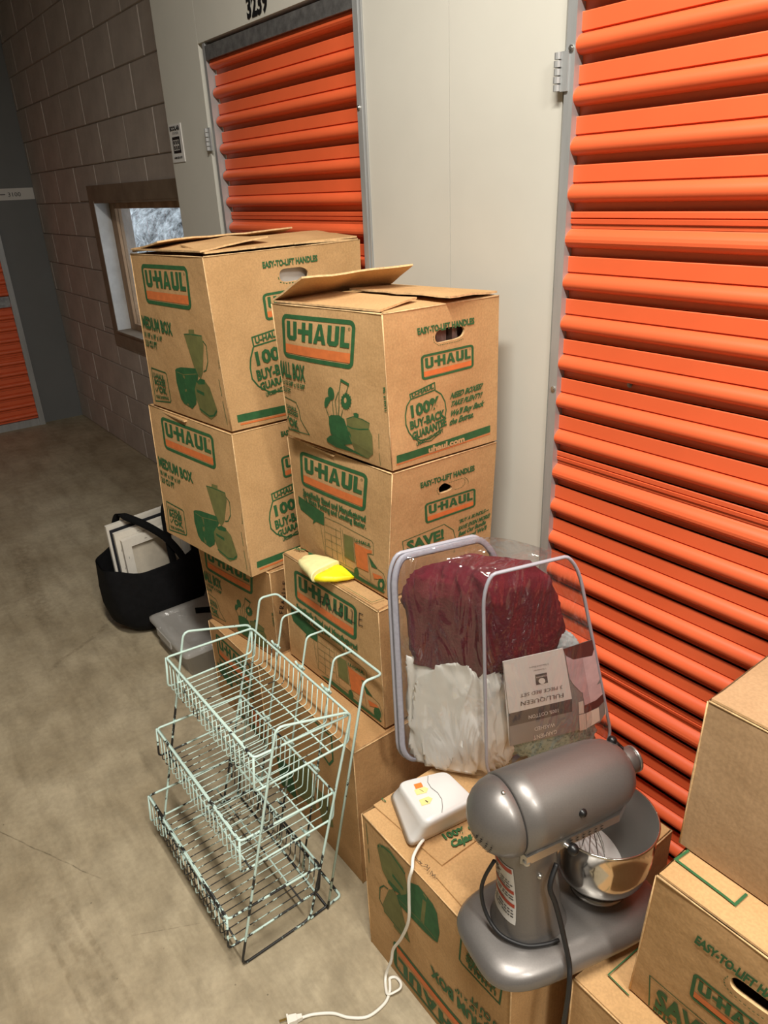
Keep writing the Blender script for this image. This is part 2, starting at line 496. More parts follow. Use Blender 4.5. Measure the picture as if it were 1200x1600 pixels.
def line2d(pts, wd, closed=False):
    V = []; F = []
    P = [Vector((x, y)) for x, y in pts]; n = len(P)
    for i in range(n):
        a = P[i-1] if (closed or i) else None; c = P[(i+1) % n] if (closed or i < n-1) else None
        d1 = (P[i]-a).normalized() if a is not None else None; d2 = (c-P[i]).normalized() if c is not None else None
        if d1 is None: d1 = d2
        if d2 is None: d2 = d1
        t = (d1+d2)
        if t.length < 1e-6: t = d1
        t.normalize(); nn = Vector((-t.y, t.x))
        k = 1/max(.5, nn.dot(Vector((-d1.y, d1.x))))
        V += [tuple(P[i]+nn*wd/2*k), tuple(P[i]-nn*wd/2*k)]
    for i in range(n if closed else n-1):
        a = 2*i; b = 2*((i+1) % n)
        F.append((a, a+1, b+1, b))
    return V, F
def rrect(x0, y0, x1, y1, r, n=4):
    out = []
    for cx, cy, a in ((x1-r, y1-r, 0), (x0+r, y1-r, 90), (x0+r, y0+r, 180), (x1-r, y0+r, 270)):
        for q in range(n+1):
            t = math.radians(a+90*q/n); out.append((cx+r*math.cos(t), cy+r*math.sin(t)))
    return out
def logo_shapes():
    """stacked letters of the logo in a 1 x .45 frame -> list of (colour, V, F)"""
    A = 0.45; S = []
    S.append(('g',)+line2d(rrect(.021, .021, .979, A-.021, .05), .042, True))
    S.append(('r',)+poly2d([(.045, .055), (.955, .055), (.955, .148), (.045, .148)]))
    h = .19; y0 = .195; wd = .052
    def q(*p): S.append(('g',)+poly2d(list(p)))
    x = .075                                    # U
    q((x, y0+h), (x, y0+.03), (x+.03, y0), (x+.052, y0+.045), (x+wd, y0+.05), (x+wd, y0+h))
    q((x+.03, y0), (x+.12, y0), (x+.15, y0+.03), (x+.098, y0+.05), (x+.098, y0+.045), (x+.052, y0+.045))
    q((x+.098, y0+.05), (x+.15, y0+.03), (x+.15, y0+h), (x+.098, y0+h))
    x = .30                                     # H with its bar running out to the left as the hyphen
    q((x, y0), (x+wd, y0), (x+wd, y0+h), (x, y0+h)); q((x+.098, y0), (x+.15, y0), (x+.15, y0+h), (x+.098, y0+h))
    q((x-.058, y0+.075), (x, y0+.075), (x, y0+.122), (x-.058, y0+.122)); q((x+wd, y0+.075), (x+.098, y0+.075), (x+.098, y0+.122), (x+wd, y0+.122))
    x = .465                                    # A
    q((x, y0), (x+.05, y0), (x+.094, y0+h), (x+.06, y0+h)); q((x+.115, y0), (x+.168, y0), (x+.108, y0+h), (x+.074, y0+h))
    q((x+.055, y0+.035), (x+.115, y0+.035), (x+.106, y0+.075), (x+.062, y0+.075)); q((x+.06, y0+h), (x+.108, y0+h), (x+.1, y0+h-.03), (x+.07, y0+h-.03))
    x = .652                                    # U
    q((x, y0+h), (x, y0+.03), (x+.03, y0), (x+.052, y0+.045), (x+wd, y0+.05), (x+wd, y0+h))
    q((x+.03, y0), (x+.12, y0), (x+.15, y0+.03), (x+.098, y0+.05), (x+.098, y0+.045), (x+.052, y0+.045))
    q((x+.098, y0+.05), (x+.15, y0+.03), (x+.15, y0+h), (x+.098, y0+h))
    x = .82                                     # L
    q((x, y0), (x+wd, y0), (x+wd, y0+h), (x, y0+h)); q((x+wd, y0), (x+.118, y0), (x+.118, y0+.047), (x+wd, y0+.047))
    S.append(('g',)+line2d([(.925+.012*math.cos(t*.785), .37+.012*math.sin(t*.785)) for t in range(8)], .004, True))
    return [(c, [(a, b/A) for a, b in V], F) for c, V, F in S]
LOGO = logo_shapes()
STROKES = {'F': [[(0, 0), (0, 1), (.6, 1.0)], [(0, .55), (.5, .55)]], 'R': [[(0, 0), (0, 1), (.5, .95), (.5, .6), (0, .5), (.6, 0)]], 'A': [[(0, 0), (.35, 1), (.65, 0)], [(.12, .4), (.55, .4)]],
           'G': [[(.6, .85), (.3, 1), (0, .6), (.1, .1), (.5, 0), (.6, .4), (.3, .42)]], 'I': [[(.2, 0), (.2, 1)]], 'L': [[(0, 1), (0, 0), (.5, 0)]], 'E': [[(.6, 1), (0, 1), (0, 0), (.65, .02)], [(0, .5), (.5, .52)]]}
INK = {'g': 'print_green', 'r': 'print_orange', 'o': 'print_olive', 'c': 'print_card', 'k': 'ink_black', 'w': 'card_white', 'dk': 'card_dark', 'gy': 'card_grey', 'mk': 'card_maroon', 'pk': 'card_pink', 'pw': 'card_pane', 'b': 'ink_solid', 'lr': 'label_red', 'sy': 'sticker_yellow', 'so': 'sticker_orange'}
class Face:
    def __init__(s, c, bulge=0., dent=0., seed=0):
        s.c = [Vector(p) for p in c]
        s.W = ((s.c[1]-s.c[0]).length+(s.c[2]-s.c[3]).length)/2
        s.H = ((s.c[3]-s.c[0]).length+(s.c[2]-s.c[1]).length)/2
        s.n = ((s.c[1]-s.c[0])+(s.c[2]-s.c[3])).cross((s.c[3]-s.c[0])+(s.c[2]-s.c[1])).normalized()
        s.b = bulge; s.d = dent; s.s = seed
    def at(s, u, v, off=0.):
        p = bilin(s.c, u, v)
        uu = min(1, max(0, u)); vv = min(1, max(0, v))
        e = 16*uu*(1-uu)*vv*(1-vv)
        fade = min(1, 9*min(uu, 1-uu, vv, 1-vv))
        k = s.b*e
        if s.d: k += s.d*fade*noise.noise(p*6+Vector((s.s, 0, 0)))
        return p+s.n*(k+off)
    def ink(s, items, rot=False):
        """items in (u,v) -> dict of element name -> [(colour, V2, F)] in metric face space"""
        out = {}; seq = 0
        W, H = s.W, s.H
        def met(p):
            u, v = p
            if rot: u, v = 1-u, 1-v
            return (u*W, v*H)
        for kind, col, pts, ex in items:
            P = [met(p) for p in pts]; seq += 1
            if kind == 'T':
                t = ex; it = 0; bold = .046
                if t[0] == '/': it = .16; t = t[1:]
                if t[0] == '|': bold = .0; t = t[1:]
                o = Vector(P[0]); e1 = Vector(P[1])-o; e2 = Vector(P[2])-o
                if t[0] == '\u2713':
                    ck = [o+e1*.02+e2*.55, o+e1*.12+e2*.05, o+e1*.36+e2*1.1]
                    V, F = line2d([tuple(q) for q in ck], e2.length*.16)
                    out.setdefault(('printed_lettering', seq), []).append((col, V, F))
                    o = o+e1*.34; e1 = e1*.66; t = t[1:]
                V, F = text2d(t, bold)
                ed = e1.normalized()*e2.length*it
                V = [tuple(o+e1*a*(1-it*e2.length/e1.length)+(e2+ed)*b) for a, b in V]
                out.setdefault(('printed_lettering', seq), []).append((col, V, F))
            elif kind == 'G':
                q = [Vector(P[3]), Vector(P[2]), Vector(P[1]), Vector(P[0])]
                for c, V, F in LOGO:
                    out.setdefault(('printed_logo', seq), []).append((c, [tuple(bilin(q, a, b)) for a, b in V], F))
            elif kind == 'P':
                V, F = poly2d(P); out.setdefault('printed_picture', []).append((col, V, F))
            elif kind == 'L':
                V, F = line2d(P, ex[0], ex[1]); out.setdefault('printed_picture', []).append((col, V, F))
            elif kind == 'D':
                for a, b in zip(P[:-1], P[1:]):
                    a = Vector(a); b = Vector(b); n = max(1, int((b-a).length/(ex*2.6)))
                    for i in range(n):
                        V, F = line2d([tuple(a.lerp(b, i/n)), tuple(a.lerp(b, (i+.55)/n))], ex*.7)
                        out.setdefault('printed_dashes', []).append((col, V, F))
            elif kind == 'A':
                o = Vector(P[0]); e1 = Vector(P[1])-o; e2 = Vector(P[2])-o
                for i, ch in enumerate('FRAGILE'):
                    for st in STROKES[ch]:
                        V, F = line2d([tuple(o+e1*((i+.15+x*.95)/7)+e2*(y*(.9+.1*math.sin(i*2.1)))) for x, y in st], .0022)
                        out.setdefault('handwriting', []).append((col, V, F))
        return out
    def stamp(s, items, parent, rot=False, off=.0007, clip=True):
        for nm, L in s.ink(items, rot).items():
            if isinstance(nm, tuple): nm = nm[0]
            cols = sorted({c for c, _, _ in L}); ALLV = []; ALLF = []; MI = []
            for li, (c, V, F) in enumerate(L):
                bm = bmesh.new()
                vs_ = [bm.verts.new((x, y, 0)) for x, y in V]
                for f in F:
                    try: bm.faces.new([vs_[i] for i in f])
                    except ValueError: pass
                xs = [v[0] for v in V]; ys = [v[1] for v in V]
                for axis, lo, hi, lim in ((0, min(xs), max(xs), s.W), (1, min(ys), max(ys), s.H)):
                    cuts = [k*.04 for k in range(1, int(lim/.04)+1) if lo < k*.04 < hi]
                    if clip:
                        for lv, inn in ((.003, False), (lim-.003, True)):
                            if lo < lv < hi or (lo >= lim-.003) or hi <= .003:
                                co = [0, 0, 0]; no = [0, 0, 0]; co[axis] = lv; no[axis] = 1
                                bmesh.ops.bisect_plane(bm, geom=bm.verts[:]+bm.edges[:]+bm.faces[:], plane_co=co, plane_no=no, clear_outer=inn, clear_inner=not inn)
                    for cv in cuts:
                        co = [0, 0, 0]; no = [0, 0, 0]; co[axis] = cv; no[axis] = 1
                        bmesh.ops.bisect_plane(bm, geom=bm.verts[:]+bm.edges[:]+bm.faces[:], plane_co=co, plane_no=no)
                bm.verts.index_update()
                k = len(ALLV)
                o2 = off+.00002*li
                if nm == 'printed_lettering': o2 += .0009
                if nm == 'handwriting': o2 += .0005
                ALLV += [s.at(v.co.x/s.W, v.co.y/s.H, o2) for v in bm.verts]
                ff = []
                for f in bm.faces:
                    ix = [v.index+k for v in f.verts]
                    a, b, cc = (ALLV[ix[0]], ALLV[ix[1]], ALLV[ix[2]])
                    if (b-a).cross(cc-a).dot(s.n) < 0: ix.reverse()
                    ff.append(tuple(ix))
                ALLF += ff; MI += [cols.index(c)]*len(ff)
                bm.free()
            if ALLF:
                mk(nm, ALLV, ALLF, [INK[c] for c in cols], parent, mi=MI)
# ------------------------------------------------------------------ what is printed on the cartons, in (u,v) of each face
D = {}
D['small_front']=[('G', '', [(.096,.938),(.784,.946),(.746,.637),(.066,.629)], None),('T','g', [(-.051,.482),(.283,.487),(-.042,.594)], 'SMALL BOX'),('T','g', [(-.077,.419),(.266,.422),(-.073,.453)], '16 3/8" x 12 5/8" x 12 5/8"'),('T','g', [(-.047,.366),(.097,.356),(-.043,.404)], '1.5 CU FT'),('L', 'g', [(-.015,.317),(.141,.299),(.163,.246),(.166,.171),(.236,.066),(-.042,.049)], (.0022, True)),('T','g', [(.021,.232),(.145,.225),(.018,.263)], 'U-HAUL'),('T','g', [(.021,.19),(.143,.182),(.025,.223)], 'BOXES'),('T','g', [(-.033,.101),(.133,.086),(-.032,.167)], '✓OK'),('T','g', [(-.024,.054),(.134,.056),(-.023,.072)], 'FOR SHIPPING'),('P', 'g', [(.479,.268),(.504,.285),(.585,.299),(.627,.281),(.639,.241),(.67,.18),(.672,.111),(.588,.081),(.472,.139),(.469,.21)], None),('P', 'o', [(.648,.291),(.714,.319),(.79,.313),(.846,.297),(.836,.258),(.859,.212),(.85,.082),(.8,.036),(.743,.045),(.686,.061),(.664,.133),(.645,.22)], None),('L', 'g', [(.644,.239),(.685,.23),(.753,.235),(.831,.253)], (.003, False)),('L', 'g', [(.648,.288),(.714,.318),(.79,.312),(.846,.295)], (.002, False)),('P', 'g', [(.717,.342),(.742,.35),(.762,.341),(.754,.317),(.719,.319)], None),('P', 'g', [(.418,.085),(.459,.118),(.514,.14),(.588,.081),(.685,.059),(.809,.033),(.664,.043),(.501,.038),(.42,.06)], None),('P', 'g', [(.559,.452),(.557,.431),(.55,.413),(.538,.4),(.524,.396),(.511,.401),(.501,.414),(.497,.433),(.499,.454),(.506,.473),(.518,.485),(.532,.489),(.545,.484),(.554,.47)], None),('P', 'g', [(.451,.363),(.469,.403),(.51,.419),(.526,.404),(.504,.377),(.473,.336),(.449,.33)], None),('P', 'g', [(.704,.422),(.711,.411),(.698,.401),(.701,.386),(.687,.383),(.685,.366),(.673,.369),(.665,.352),(.656,.362),(.645,.348),(.641,.362),(.627,.354),(.628,.371),(.615,.369),(.621,.386),(.61,.391),(.621,.406),(.613,.416),(.626,.426),(.624,.441),(.637,.445),(.64,.461),(.652,.458),(.66,.474),(.668,.465),(.68,.478),(.684,.464),(.697,.472),(.696,.455),(.709,.457),(.703,.441),(.714,.436)], None),('P', 'c', [(.668,.422),(.665,.41),(.658,.402),(.65,.4),(.645,.406),(.644,.418),(.648,.43),(.655,.438),(.662,.439),(.667,.433)], None),('L', 'g', [(.532,.394),(.53,.287)], (.0016, False)),('L', 'g', [(.459,.334),(.481,.264)], (.0016, False)),('L', 'g', [(.598,.467),(.562,.4),(.562,.294)], (.0016, False)),('L', 'g', [(.606,.468),(.592,.361),(.576,.297)], (.0016, False)),('L', 'g', [(.622,.344),(.597,.282)], (.0016, False)),('L', 'g', [(.632,.553),(.605,.464)], (.0016, False)),('L', 'g', [(.697,.529),(.665,.464)], (.0016, False)),('L', 'g', [(.629,.554),(.702,.532)], (.006, False)),('L', 'g', [(.913,.238),(.907,.135)], (.0009, False)),('L', 'g', [(.905,.105),(.904,.014)], (.0009, False)),('T','g', [(.997,.404),(.998,.559),(.974,.399)], 'U-HAUL SM')]
D['small_side']=[('T','g', [(.264,.845),(.767,.849),(.262,.885)], 'EASY-TO-LIFT HANDLES'),('H', '', [(.411,.812),(.431,.844),(.492,.856),(.628,.851),(.674,.837),(.681,.811),(.657,.781),(.607,.772),(.441,.769),(.418,.782)], None),('D', 'g', [(.399,.819),(.399,.782),(.437,.755),(.607,.757),(.669,.767)],.0018),('G', '', [(.28,.714),(.759,.718),(.759,.562),(.28,.554)], None),('L', 'g', [(.175,.483),(.39,.523),(.394,.475),(.182,.45)], (.0028, True)),('T','g', [(.187,.46),(.381,.489),(.188,.491)], 'U-HAUL'),('L', 'g', [(.178,.448),(.147,.414),(.13,.354),(.131,.29),(.153,.235),(.181,.2),(.249,.161),(.336,.157),(.416,.188),(.473,.251),(.491,.321),(.481,.381),(.448,.437),(.394,.471)], (.0028, False)),('L', 'g', [(.185,.195),(.248,.143),(.345,.138),(.439,.175)], (.002, False)),('T','g', [(.178,.331),(.431,.353),(.172,.41)], '100%'),('T','g', [(.164,.252),(.478,.277),(.162,.307)], 'BUY-BACK'),('T','g', [(.178,.176),(.492,.218),(.174,.23)], 'GUARANTEE'),('T','g', [(.214,.127),(.459,.176),(.21,.152)], 'UNUSED-WITH RECEIPT'),('T','g', [(.527,.389),(.842,.405),(.541,.428)], '/NEED BOXES?'),('T','g', [(.525,.334),(.836,.346),(.54,.37)], '/TAKE PLENTY!'),('T','g', [(.517,.267),(.864,.281),(.532,.307)], "/We'll Buy Back"),('T','g', [(.512,.208),(.762,.221),(.525,.25)], '/the Extras.'),('P', 'g', [(.041,.099),(.929,.125),(.929,.075),(.039,.045)], None),('T','c', [(.321,.057),(.667,.063),(.319,.1)], 'uhaul.com'),('L', 'r', [(.036,.035),(.93,.064)], (.0022, False))]
D['truck_front']=[('G', '', [(.125,.917),(.804,.933),(.787,.631),(.118,.623)], None),('T','g', [(.131,.546),(.792,.557),(.131,.598)], 'Specifically Sized and Manufactured'),('T','g', [(.124,.492),(.796,.5),(.123,.54)], 'To Make Packing and Loading Easier.'),('P', 'g', [(.055,.502),(.364,.468),(.354,.354),(.26,.349),(.213,.31),(.228,.351),(.07,.382),(.05,.432)], None),('L', 'g', [(.371,.436),(.538,.443),(.843,.422),(.858,.407),(.862,.312),(.808,.299),(.818,.283),(.904,.209),(.957,.194),(.982,.131),(.976,.066)], (.0012, False)),('L', 'g', [(.366,.434),(.34,.08)], (.001, False)),('L', 'g', [(.312,.345),(.334,.077)], (.001, False)),('L', 'g', [(.34,.08),(.68,.088),(.945,.043)], (.001, False)),('L', 'g', [(.365,.367),(.539,.374)], (.001, False)),('L', 'g', [(.359,.3),(.536,.31)], (.001, False)),('L', 'g', [(.359,.236),(.535,.246)], (.001, False)),('L', 'g', [(.353,.168),(.534,.174)], (.001, False)),('L', 'g', [(.541,.413),(.546,.099)], (.001, False)),('L', 'g', [(.564,.399),(.57,.077)], (.001, False)),('L', 'g', [(.672,.39),(.691,.157)], (.001, False)),('L', 'g', [(.813,.297),(.838,.076)], (.001, False)),('L', 'g', [(.565,.179),(.691,.165)], (.001, False)),('L', 'g', [(.431,.298),(.421,.091)], (.001, False)),('L', 'g', [(.491,.385),(.479,.093)], (.001, False)),('P', 'r', [(.68,.339),(.804,.335),(.846,.342),(.847,.318),(.804,.301),(.814,.143),(.695,.135)], None),('P', 'o', [(.573,.372),(.667,.38),(.677,.166),(.574,.168)], None),('P', 'g', [(.818,.28),(.9,.207),(.845,.205)], None),('P', 'g', [(.71,.086),(.707,.064),(.7,.043),(.689,.028),(.678,.022),(.668,.027),(.661,.041),(.659,.062),(.662,.085),(.669,.106),(.68,.12),(.691,.126),(.701,.121),(.708,.107)], None),('P', 'g', [(.972,.111),(.97,.085),(.961,.062),(.948,.044),(.932,.036),(.918,.04),(.908,.055),(.904,.077),(.907,.103),(.916,.127),(.929,.144),(.944,.151),(.958,.147),(.968,.133)], None),('P', 'c', [(.951,.097),(.95,.086),(.947,.076),(.942,.069),(.936,.067),(.931,.069),(.928,.075),(.926,.084),(.927,.095),(.93,.105),(.935,.111),(.941,.114),(.946,.112),(.949,.106)], None),('P', 'g', [(.357,.029),(.477,.067),(.679,.056),(.908,.048),(.976,.047),(.963,.029),(.718,.018),(.474,.021)], None),('P', 'r', [(.855,.155),(.941,.165),(.95,.147),(.87,.111)], None),('T','g', [(.685,.355),(.843,.37),(.684,.382)], 'U-HAUL'),('T','g', [(1.031,.46),(1.03,.563),(1.015,.453)], 'U-HAUL')]
D['truck_side']=[('T','g', [(.257,.827),(.78,.83),(.253,.87)], 'EASY-TO-LIFT HANDLES'),('H', '', [(.427,.779),(.482,.811),(.57,.755),(.553,.729),(.455,.727),(.44,.745)], None),('D', 'g', [(.529,.796),(.662,.798),(.687,.778),(.687,.747),(.659,.724),(.581,.725)],.0018),('L', 'g', [(.681,.798),(.711,.777),(.723,.753),(.719,.734)], (.0009, False)),('D', 'g', [(.421,.788),(.413,.768),(.427,.737),(.451,.719)],.0018),('G', '', [(.303,.689),(.802,.681),(.814,.519),(.321,.519)], None),('L', 'g', [(.13,.345),(.114,.444),(.504,.463),(.599,.385),(.623,.312),(.618,.181)], (.0018, False)),('T','g', [(.156,.348),(.507,.346),(.147,.433)], 'SAVE!'),('T','g', [(.64,.425),(.961,.439),(.645,.455)], '/*BUY A BUNDLE—'),('T','g', [(.644,.363),(.976,.381),(.648,.398)], '/SAVE EVEN MORE!'),('T','g', [(.652,.311),(.939,.334),(.655,.349)], '/Beat Our Bundle'),('T','g', [(.661,.263),(.948,.285),(.663,.298)], "/Price and We'll")]
D['medium_front']=[('G', '', [(.149,.944),(.795,.947),(.782,.702),(.15,.701)], None),('T','g', [(.032,.54),(.48,.529),(.03,.616)], 'MEDIUM BOX'),('T','g', [(.034,.477),(.314,.473),(.032,.508)], '18 1/8" x 18" x 16"'),('T','g', [(.034,.414),(.217,.412),(.035,.457)], '3.0 CU FT'),('L', 'g', [(.056,.265),(.272,.262),(.286,.252),(.278,.076),(.262,.059),(.037,.031)], (.004, True)),('T','g', [(.075,.204),(.244,.205),(.075,.238)], 'U-HAUL'),('T','g', [(.076,.159),(.246,.165),(.079,.195)], 'BOXES'),('T','g', [(.066,.105),(.248,.111),(.069,.149)], '✓OK'),('T','g', [(.066,.058),(.255,.074),(.065,.079)], 'FOR SHIPPING'),('P', 'o', [(.632,.55),(.694,.559),(.703,.585),(.768,.59),(.763,.566),(.847,.56),(.852,.509),(.791,.337),(.752,.295),(.706,.315),(.686,.374)], None),('L', 'g', [(.632,.55),(.693,.556),(.847,.56)], (.003, False)),('L', 'g', [(.85,.532),(.881,.507),(.871,.41),(.835,.356),(.799,.342)], (.003, False)),('P', 'g', [(.426,.303),(.447,.315),(.51,.331),(.706,.35),(.724,.304),(.673,.228),(.627,.112),(.561,.067),(.462,.085),(.432,.115),(.414,.223)], None),('P', 'o', [(.518,.282),(.543,.28),(.525,.08),(.501,.083)], None),('L', 'o', [(.442,.293),(.526,.286),(.706,.315)], (.002, False)),('P', 'o', [(.686,.263),(.792,.286),(.842,.25),(.879,.122),(.863,.084),(.78,.037),(.668,.065),(.639,.15),(.646,.213)], None),('P', 'g', [(.688,.263),(.744,.294),(.798,.29),(.789,.263),(.709,.25)], None),('P', 'g', [(.667,.214),(.758,.206),(.755,.183),(.671,.194)], None),('L', 'g', [(.656,.086),(.767,.055),(.828,.071),(.874,.112)], (.005, False)),('T','g', [(1.002,.388),(1.022,.522),(.982,.387)], 'U-HAUL MED'),('L', 'g', [(.959,.316),(.962,.216)], (.002, False)),('L', 'g', [(.96,.183),(.966,.039)], (.002, False))]
D['medium_side']=[('T','g', [(.34,.906),(.697,.909),(.34,.94)], 'EASY-TO-LIFT HANDLES'),('H', '', [(.438,.858),(.451,.883),(.478,.889),(.586,.887),(.624,.868),(.631,.844),(.62,.822),(.594,.814),(.476,.814),(.444,.825)], None),('D', 'g', [(.43,.848),(.438,.818),(.475,.806),(.593,.807),(.625,.817)],.003),('G', '', [(.314,.766),(.711,.777),(.7,.637),(.317,.612)], None),('L', 'g', [(.216,.532),(.409,.562),(.409,.502),(.22,.479)], (.004, True)),('T','g', [(.232,.494),(.401,.52),(.23,.529)], 'U-HAUL'),('L', 'g', [(.217,.476),(.19,.411),(.18,.359),(.183,.291),(.217,.24),(.285,.191),(.377,.181),(.463,.239),(.498,.344),(.486,.443),(.409,.499)], (.004, False)),('T','g', [(.224,.368),(.465,.391),(.218,.446)], '100%'),('T','g', [(.216,.275),(.494,.303),(.212,.337)], 'BUY-BACK'),('T','g', [(.228,.213),(.503,.245),(.224,.258)], 'GUARANTEE'),('T','g', [(.259,.168),(.465,.196),(.258,.193)], 'UNUSED-WITH RECEIPT'),('T','g', [(.558,.39),(.837,.408),(.57,.429)], '/NEED BOXES?'),('T','g', [(.552,.332),(.833,.351),(.564,.372)], '/TAKE PLENTY!'),('T','g', [(.546,.273),(.846,.292),(.558,.313)], "/We'll Buy Back"),('T','g', [(.54,.217),(.757,.235),(.552,.258)], '/the Extras.'),('P', 'g', [(.05,.093),(.94,.084),(.938,.037),(.049,.047)], None),('L', 'r', [(.064,.032),(.937,.028)], (.005, False))]
D['crate_front']=[('T','g', [(.198,.772),(.598,.788),(.203,.833)], 'EASY-TO-LIFT HANDLES'),('H', '', [(.35,.692),(.349,.721),(.359,.749),(.38,.763),(.471,.768),(.551,.771),(.559,.744),(.551,.707),(.486,.683),(.396,.669),(.366,.668)], None),('D', 'g', [(.339,.724),(.33,.688),(.337,.655),(.361,.637),(.43,.633),(.493,.645)],.002),('G', '', [(.227,.571),(.566,.592),(.579,.399),(.235,.366)], None),('L', 'g', [(.149,-.497),(.07,.257),(.455,.281),(.509,.17)], (.002, False)),('T','g', [(.117,.061),(.38,.094),(.111,.22)], 'SAVE!'),('L', 'g', [(.112,.052),(.378,.082)], (.001, False)),('T','g', [(.122,-.055),(.302,-.031),(.115,.043)], 'BEAT OUR'),('T','g', [(.131,-.144),(.314,-.115),(.126,-.066)], 'BUNDLE')]
D['frag']=[('A', 'k', [(.412,.72),(.874,.807),(.422,.835)], None)]
D['frag1']=[('A', 'k', [(.089,.518),(.163,.873),(.048,.535)], None)]
D['mix_top']=[('T','g', [(.387,.188),(.434,.352),(.354,.192)], '100% de'),('T','g', [(.441,.182),(.463,.282),(.405,.197)], 'Cajas'),('T','g', [(.038,.107),(.039,.116),(.009,.105)], 'G'),('L', 'k', [(.369,.032),(.395,.029),(.419,.034)], (.0012, False)),('L', 'k', [(.4,.035),(.417,.029)], (.0012, False)),('L', 'k', [(.431,.03),(.444,.037),(.439,.047),(.429,.04)], (.0012, False)),('L', 'k', [(.46,.025),(.453,.048)], (.0012, False)),('L', 'k', [(.481,.025),(.473,.043),(.494,.032)], (.0012, False)),('L', 'k', [(.491,.026),(.496,.042),(.506,.031)], (.0012, False)),('L', 'k', [(.514,.036),(.515,.032)], (.0012, False))]
D['low_top']=[('L', 'g', [(.188,.102),(.087,.108),(.097,.316)], (.0022, False))]
D['E_top']=[('L', 'g', [(.023,.206),(.015,.118),(.214,.11),(.261,.106),(.265,.191)], (.004, False))]
D['frag_top']=[('L', 'g', [(.587,.008),(.927,.015),(.937,.117)], (.0015, False)),('P', 'g', [(.143,.129),(.28,.148),(.266,.108),(.209,.079)], None),('T','g', [(.043,.066),(.126,.107),(.03,.097)], '100%')]
D['card']=[('P', 'w', [(.155,.621),(.707,.608),(.719,.347),(.182,.364)], None),('P', 'dk', [(.182,.364),(.719,.347),(.707,.278),(.18,.297)], None),('P', 'gy', [(.18,.297),(.707,.278),(.687,.165),(.176,.19)], None),('T','dk', [(.65,.395),(.283,.412),(.647,.372)], '|FULL/QUEEN'),('T','dk', [(.648,.436),(.284,.451),(.645,.418)], '|3 PIECE BED SET'),('T','w', [(.588,.321),(.339,.329),(.587,.301)], '|100% COTTON'),('T','w', [(.548,.25),(.378,.258),(.547,.228)], '|WASHED'),('T','w', [(.556,.21),(.363,.213),(.557,.187)], '|GARMENT'),('T','dk', [(.523,.545),(.413,.55),(.524,.537)], '|1 Comforter'),('T','dk', [(.552,.564),(.379,.57),(.552,.555)], '|2 Standard Shams'),('P', 'dk', [(.427,.522),(.53,.518),(.531,.466),(.427,.47)], None),('P', 'w', [(.508,.479),(.503,.473),(.491,.469),(.476,.469),(.462,.474),(.453,.481),(.45,.489),(.455,.495),(.467,.499),(.482,.499),(.496,.495),(.506,.487)], None),('T','w', [(.524,.511),(.431,.514),(.524,.501)], '|cotton'),('P', 'gy', [(.707,.608),(1.058,.617),(1.076,.512),(1.067,.356),(1.036,.219),(.919,.173),(.687,.165)], None),('P', 'mk', [(.702,.608),(1.057,.615),(1.048,.567),(.956,.536),(.839,.54),(.773,.547),(.718,.577)], None),('P', 'pk', [(.717,.574),(.782,.545),(.957,.539),(1.038,.568),(1.043,.478),(1.004,.409),(.906,.355),(.807,.367),(.747,.423),(.723,.456)], None),('P', 'pk', [(.816,.365),(.983,.389),(.991,.327),(.919,.304),(.815,.294)], None),('P', 'mk', [(.814,.291),(.991,.327),(.988,.285),(.935,.264),(.803,.247)], None),('P', 'pw', [(.767,.321),(.809,.322),(.8,.254),(.756,.256)], None),('P', 'pw', [(.755,.251),(.813,.25),(.8,.16),(.743,.162)], None),('P', 'pw', [(.818,.25),(.93,.262),(.92,.186),(.802,.163)], None),('P', 'pw', [(1.001,.356),(1.046,.363),(1.043,.306),(.996,.296)], None),('P', 'pw', [(.988,.285),(1.046,.293),(1.032,.226),(.971,.197)], None)]
D['medium_side_plain'] = [it for it in D['medium_side'] if it[0] not in 'H']
D['big_front'] = [('L','g',[(.62,.97),(.80,.97),(.80,.80),(.76,.74),(.66,.78)],(.006,False)),('P','o',[(.30,.50),(.55,.55),(.56,.20),(.34,.16)],None),('P','g',[(.1,.3),(.3,.36),(.32,.08),(.12,.06)],None),('P','o',[(.58,.42),(.72,.44),(.74,.22),(.62,.14)],None)]

# ------------------------------------------------------------------ the setting
WY = 1.235            # face of the locker wall
XE = -6.158           # end wall
YB = 1.51             # block wall
ZC = LZ
XR = 2.2
YO = -1.75
def struct(o): o['kind'] = 'structure'; return o
struct(MB().add([(XE-.1, YO-.1, 0), (XR+.1, YO-.1, 0), (XR+.1, YB+.25, 0), (XE-.1, YB+.25, 0), (XE-.1, YO-.1, -.1), (XR+.1, YO-.1, -.1), (XR+.1, YB+.25, -.1), (XE-.1, YB+.25, -.1)],
     [(0, 1, 2, 3), (7, 6, 5, 4), (0, 4, 5, 1), (1, 5, 6, 2), (2, 6, 7, 3), (3, 7, 4, 0)]).make('floor', 'concrete'))
struct(MB().box((XE-.1, YO-.1, ZC), (XR+.1, YB+.25, ZC+.1)).make('ceiling', 'ceiling_paint'))
struct(MB().box((XE-.1, YO-.1, 0), (XR+.1, YO, ZC)).make('wall_front', 'opposite_paint'))
struct(MB().box((XR, YO, 0), (XR+.1, YB, ZC)).make('wall_right', 'opposite_paint'))

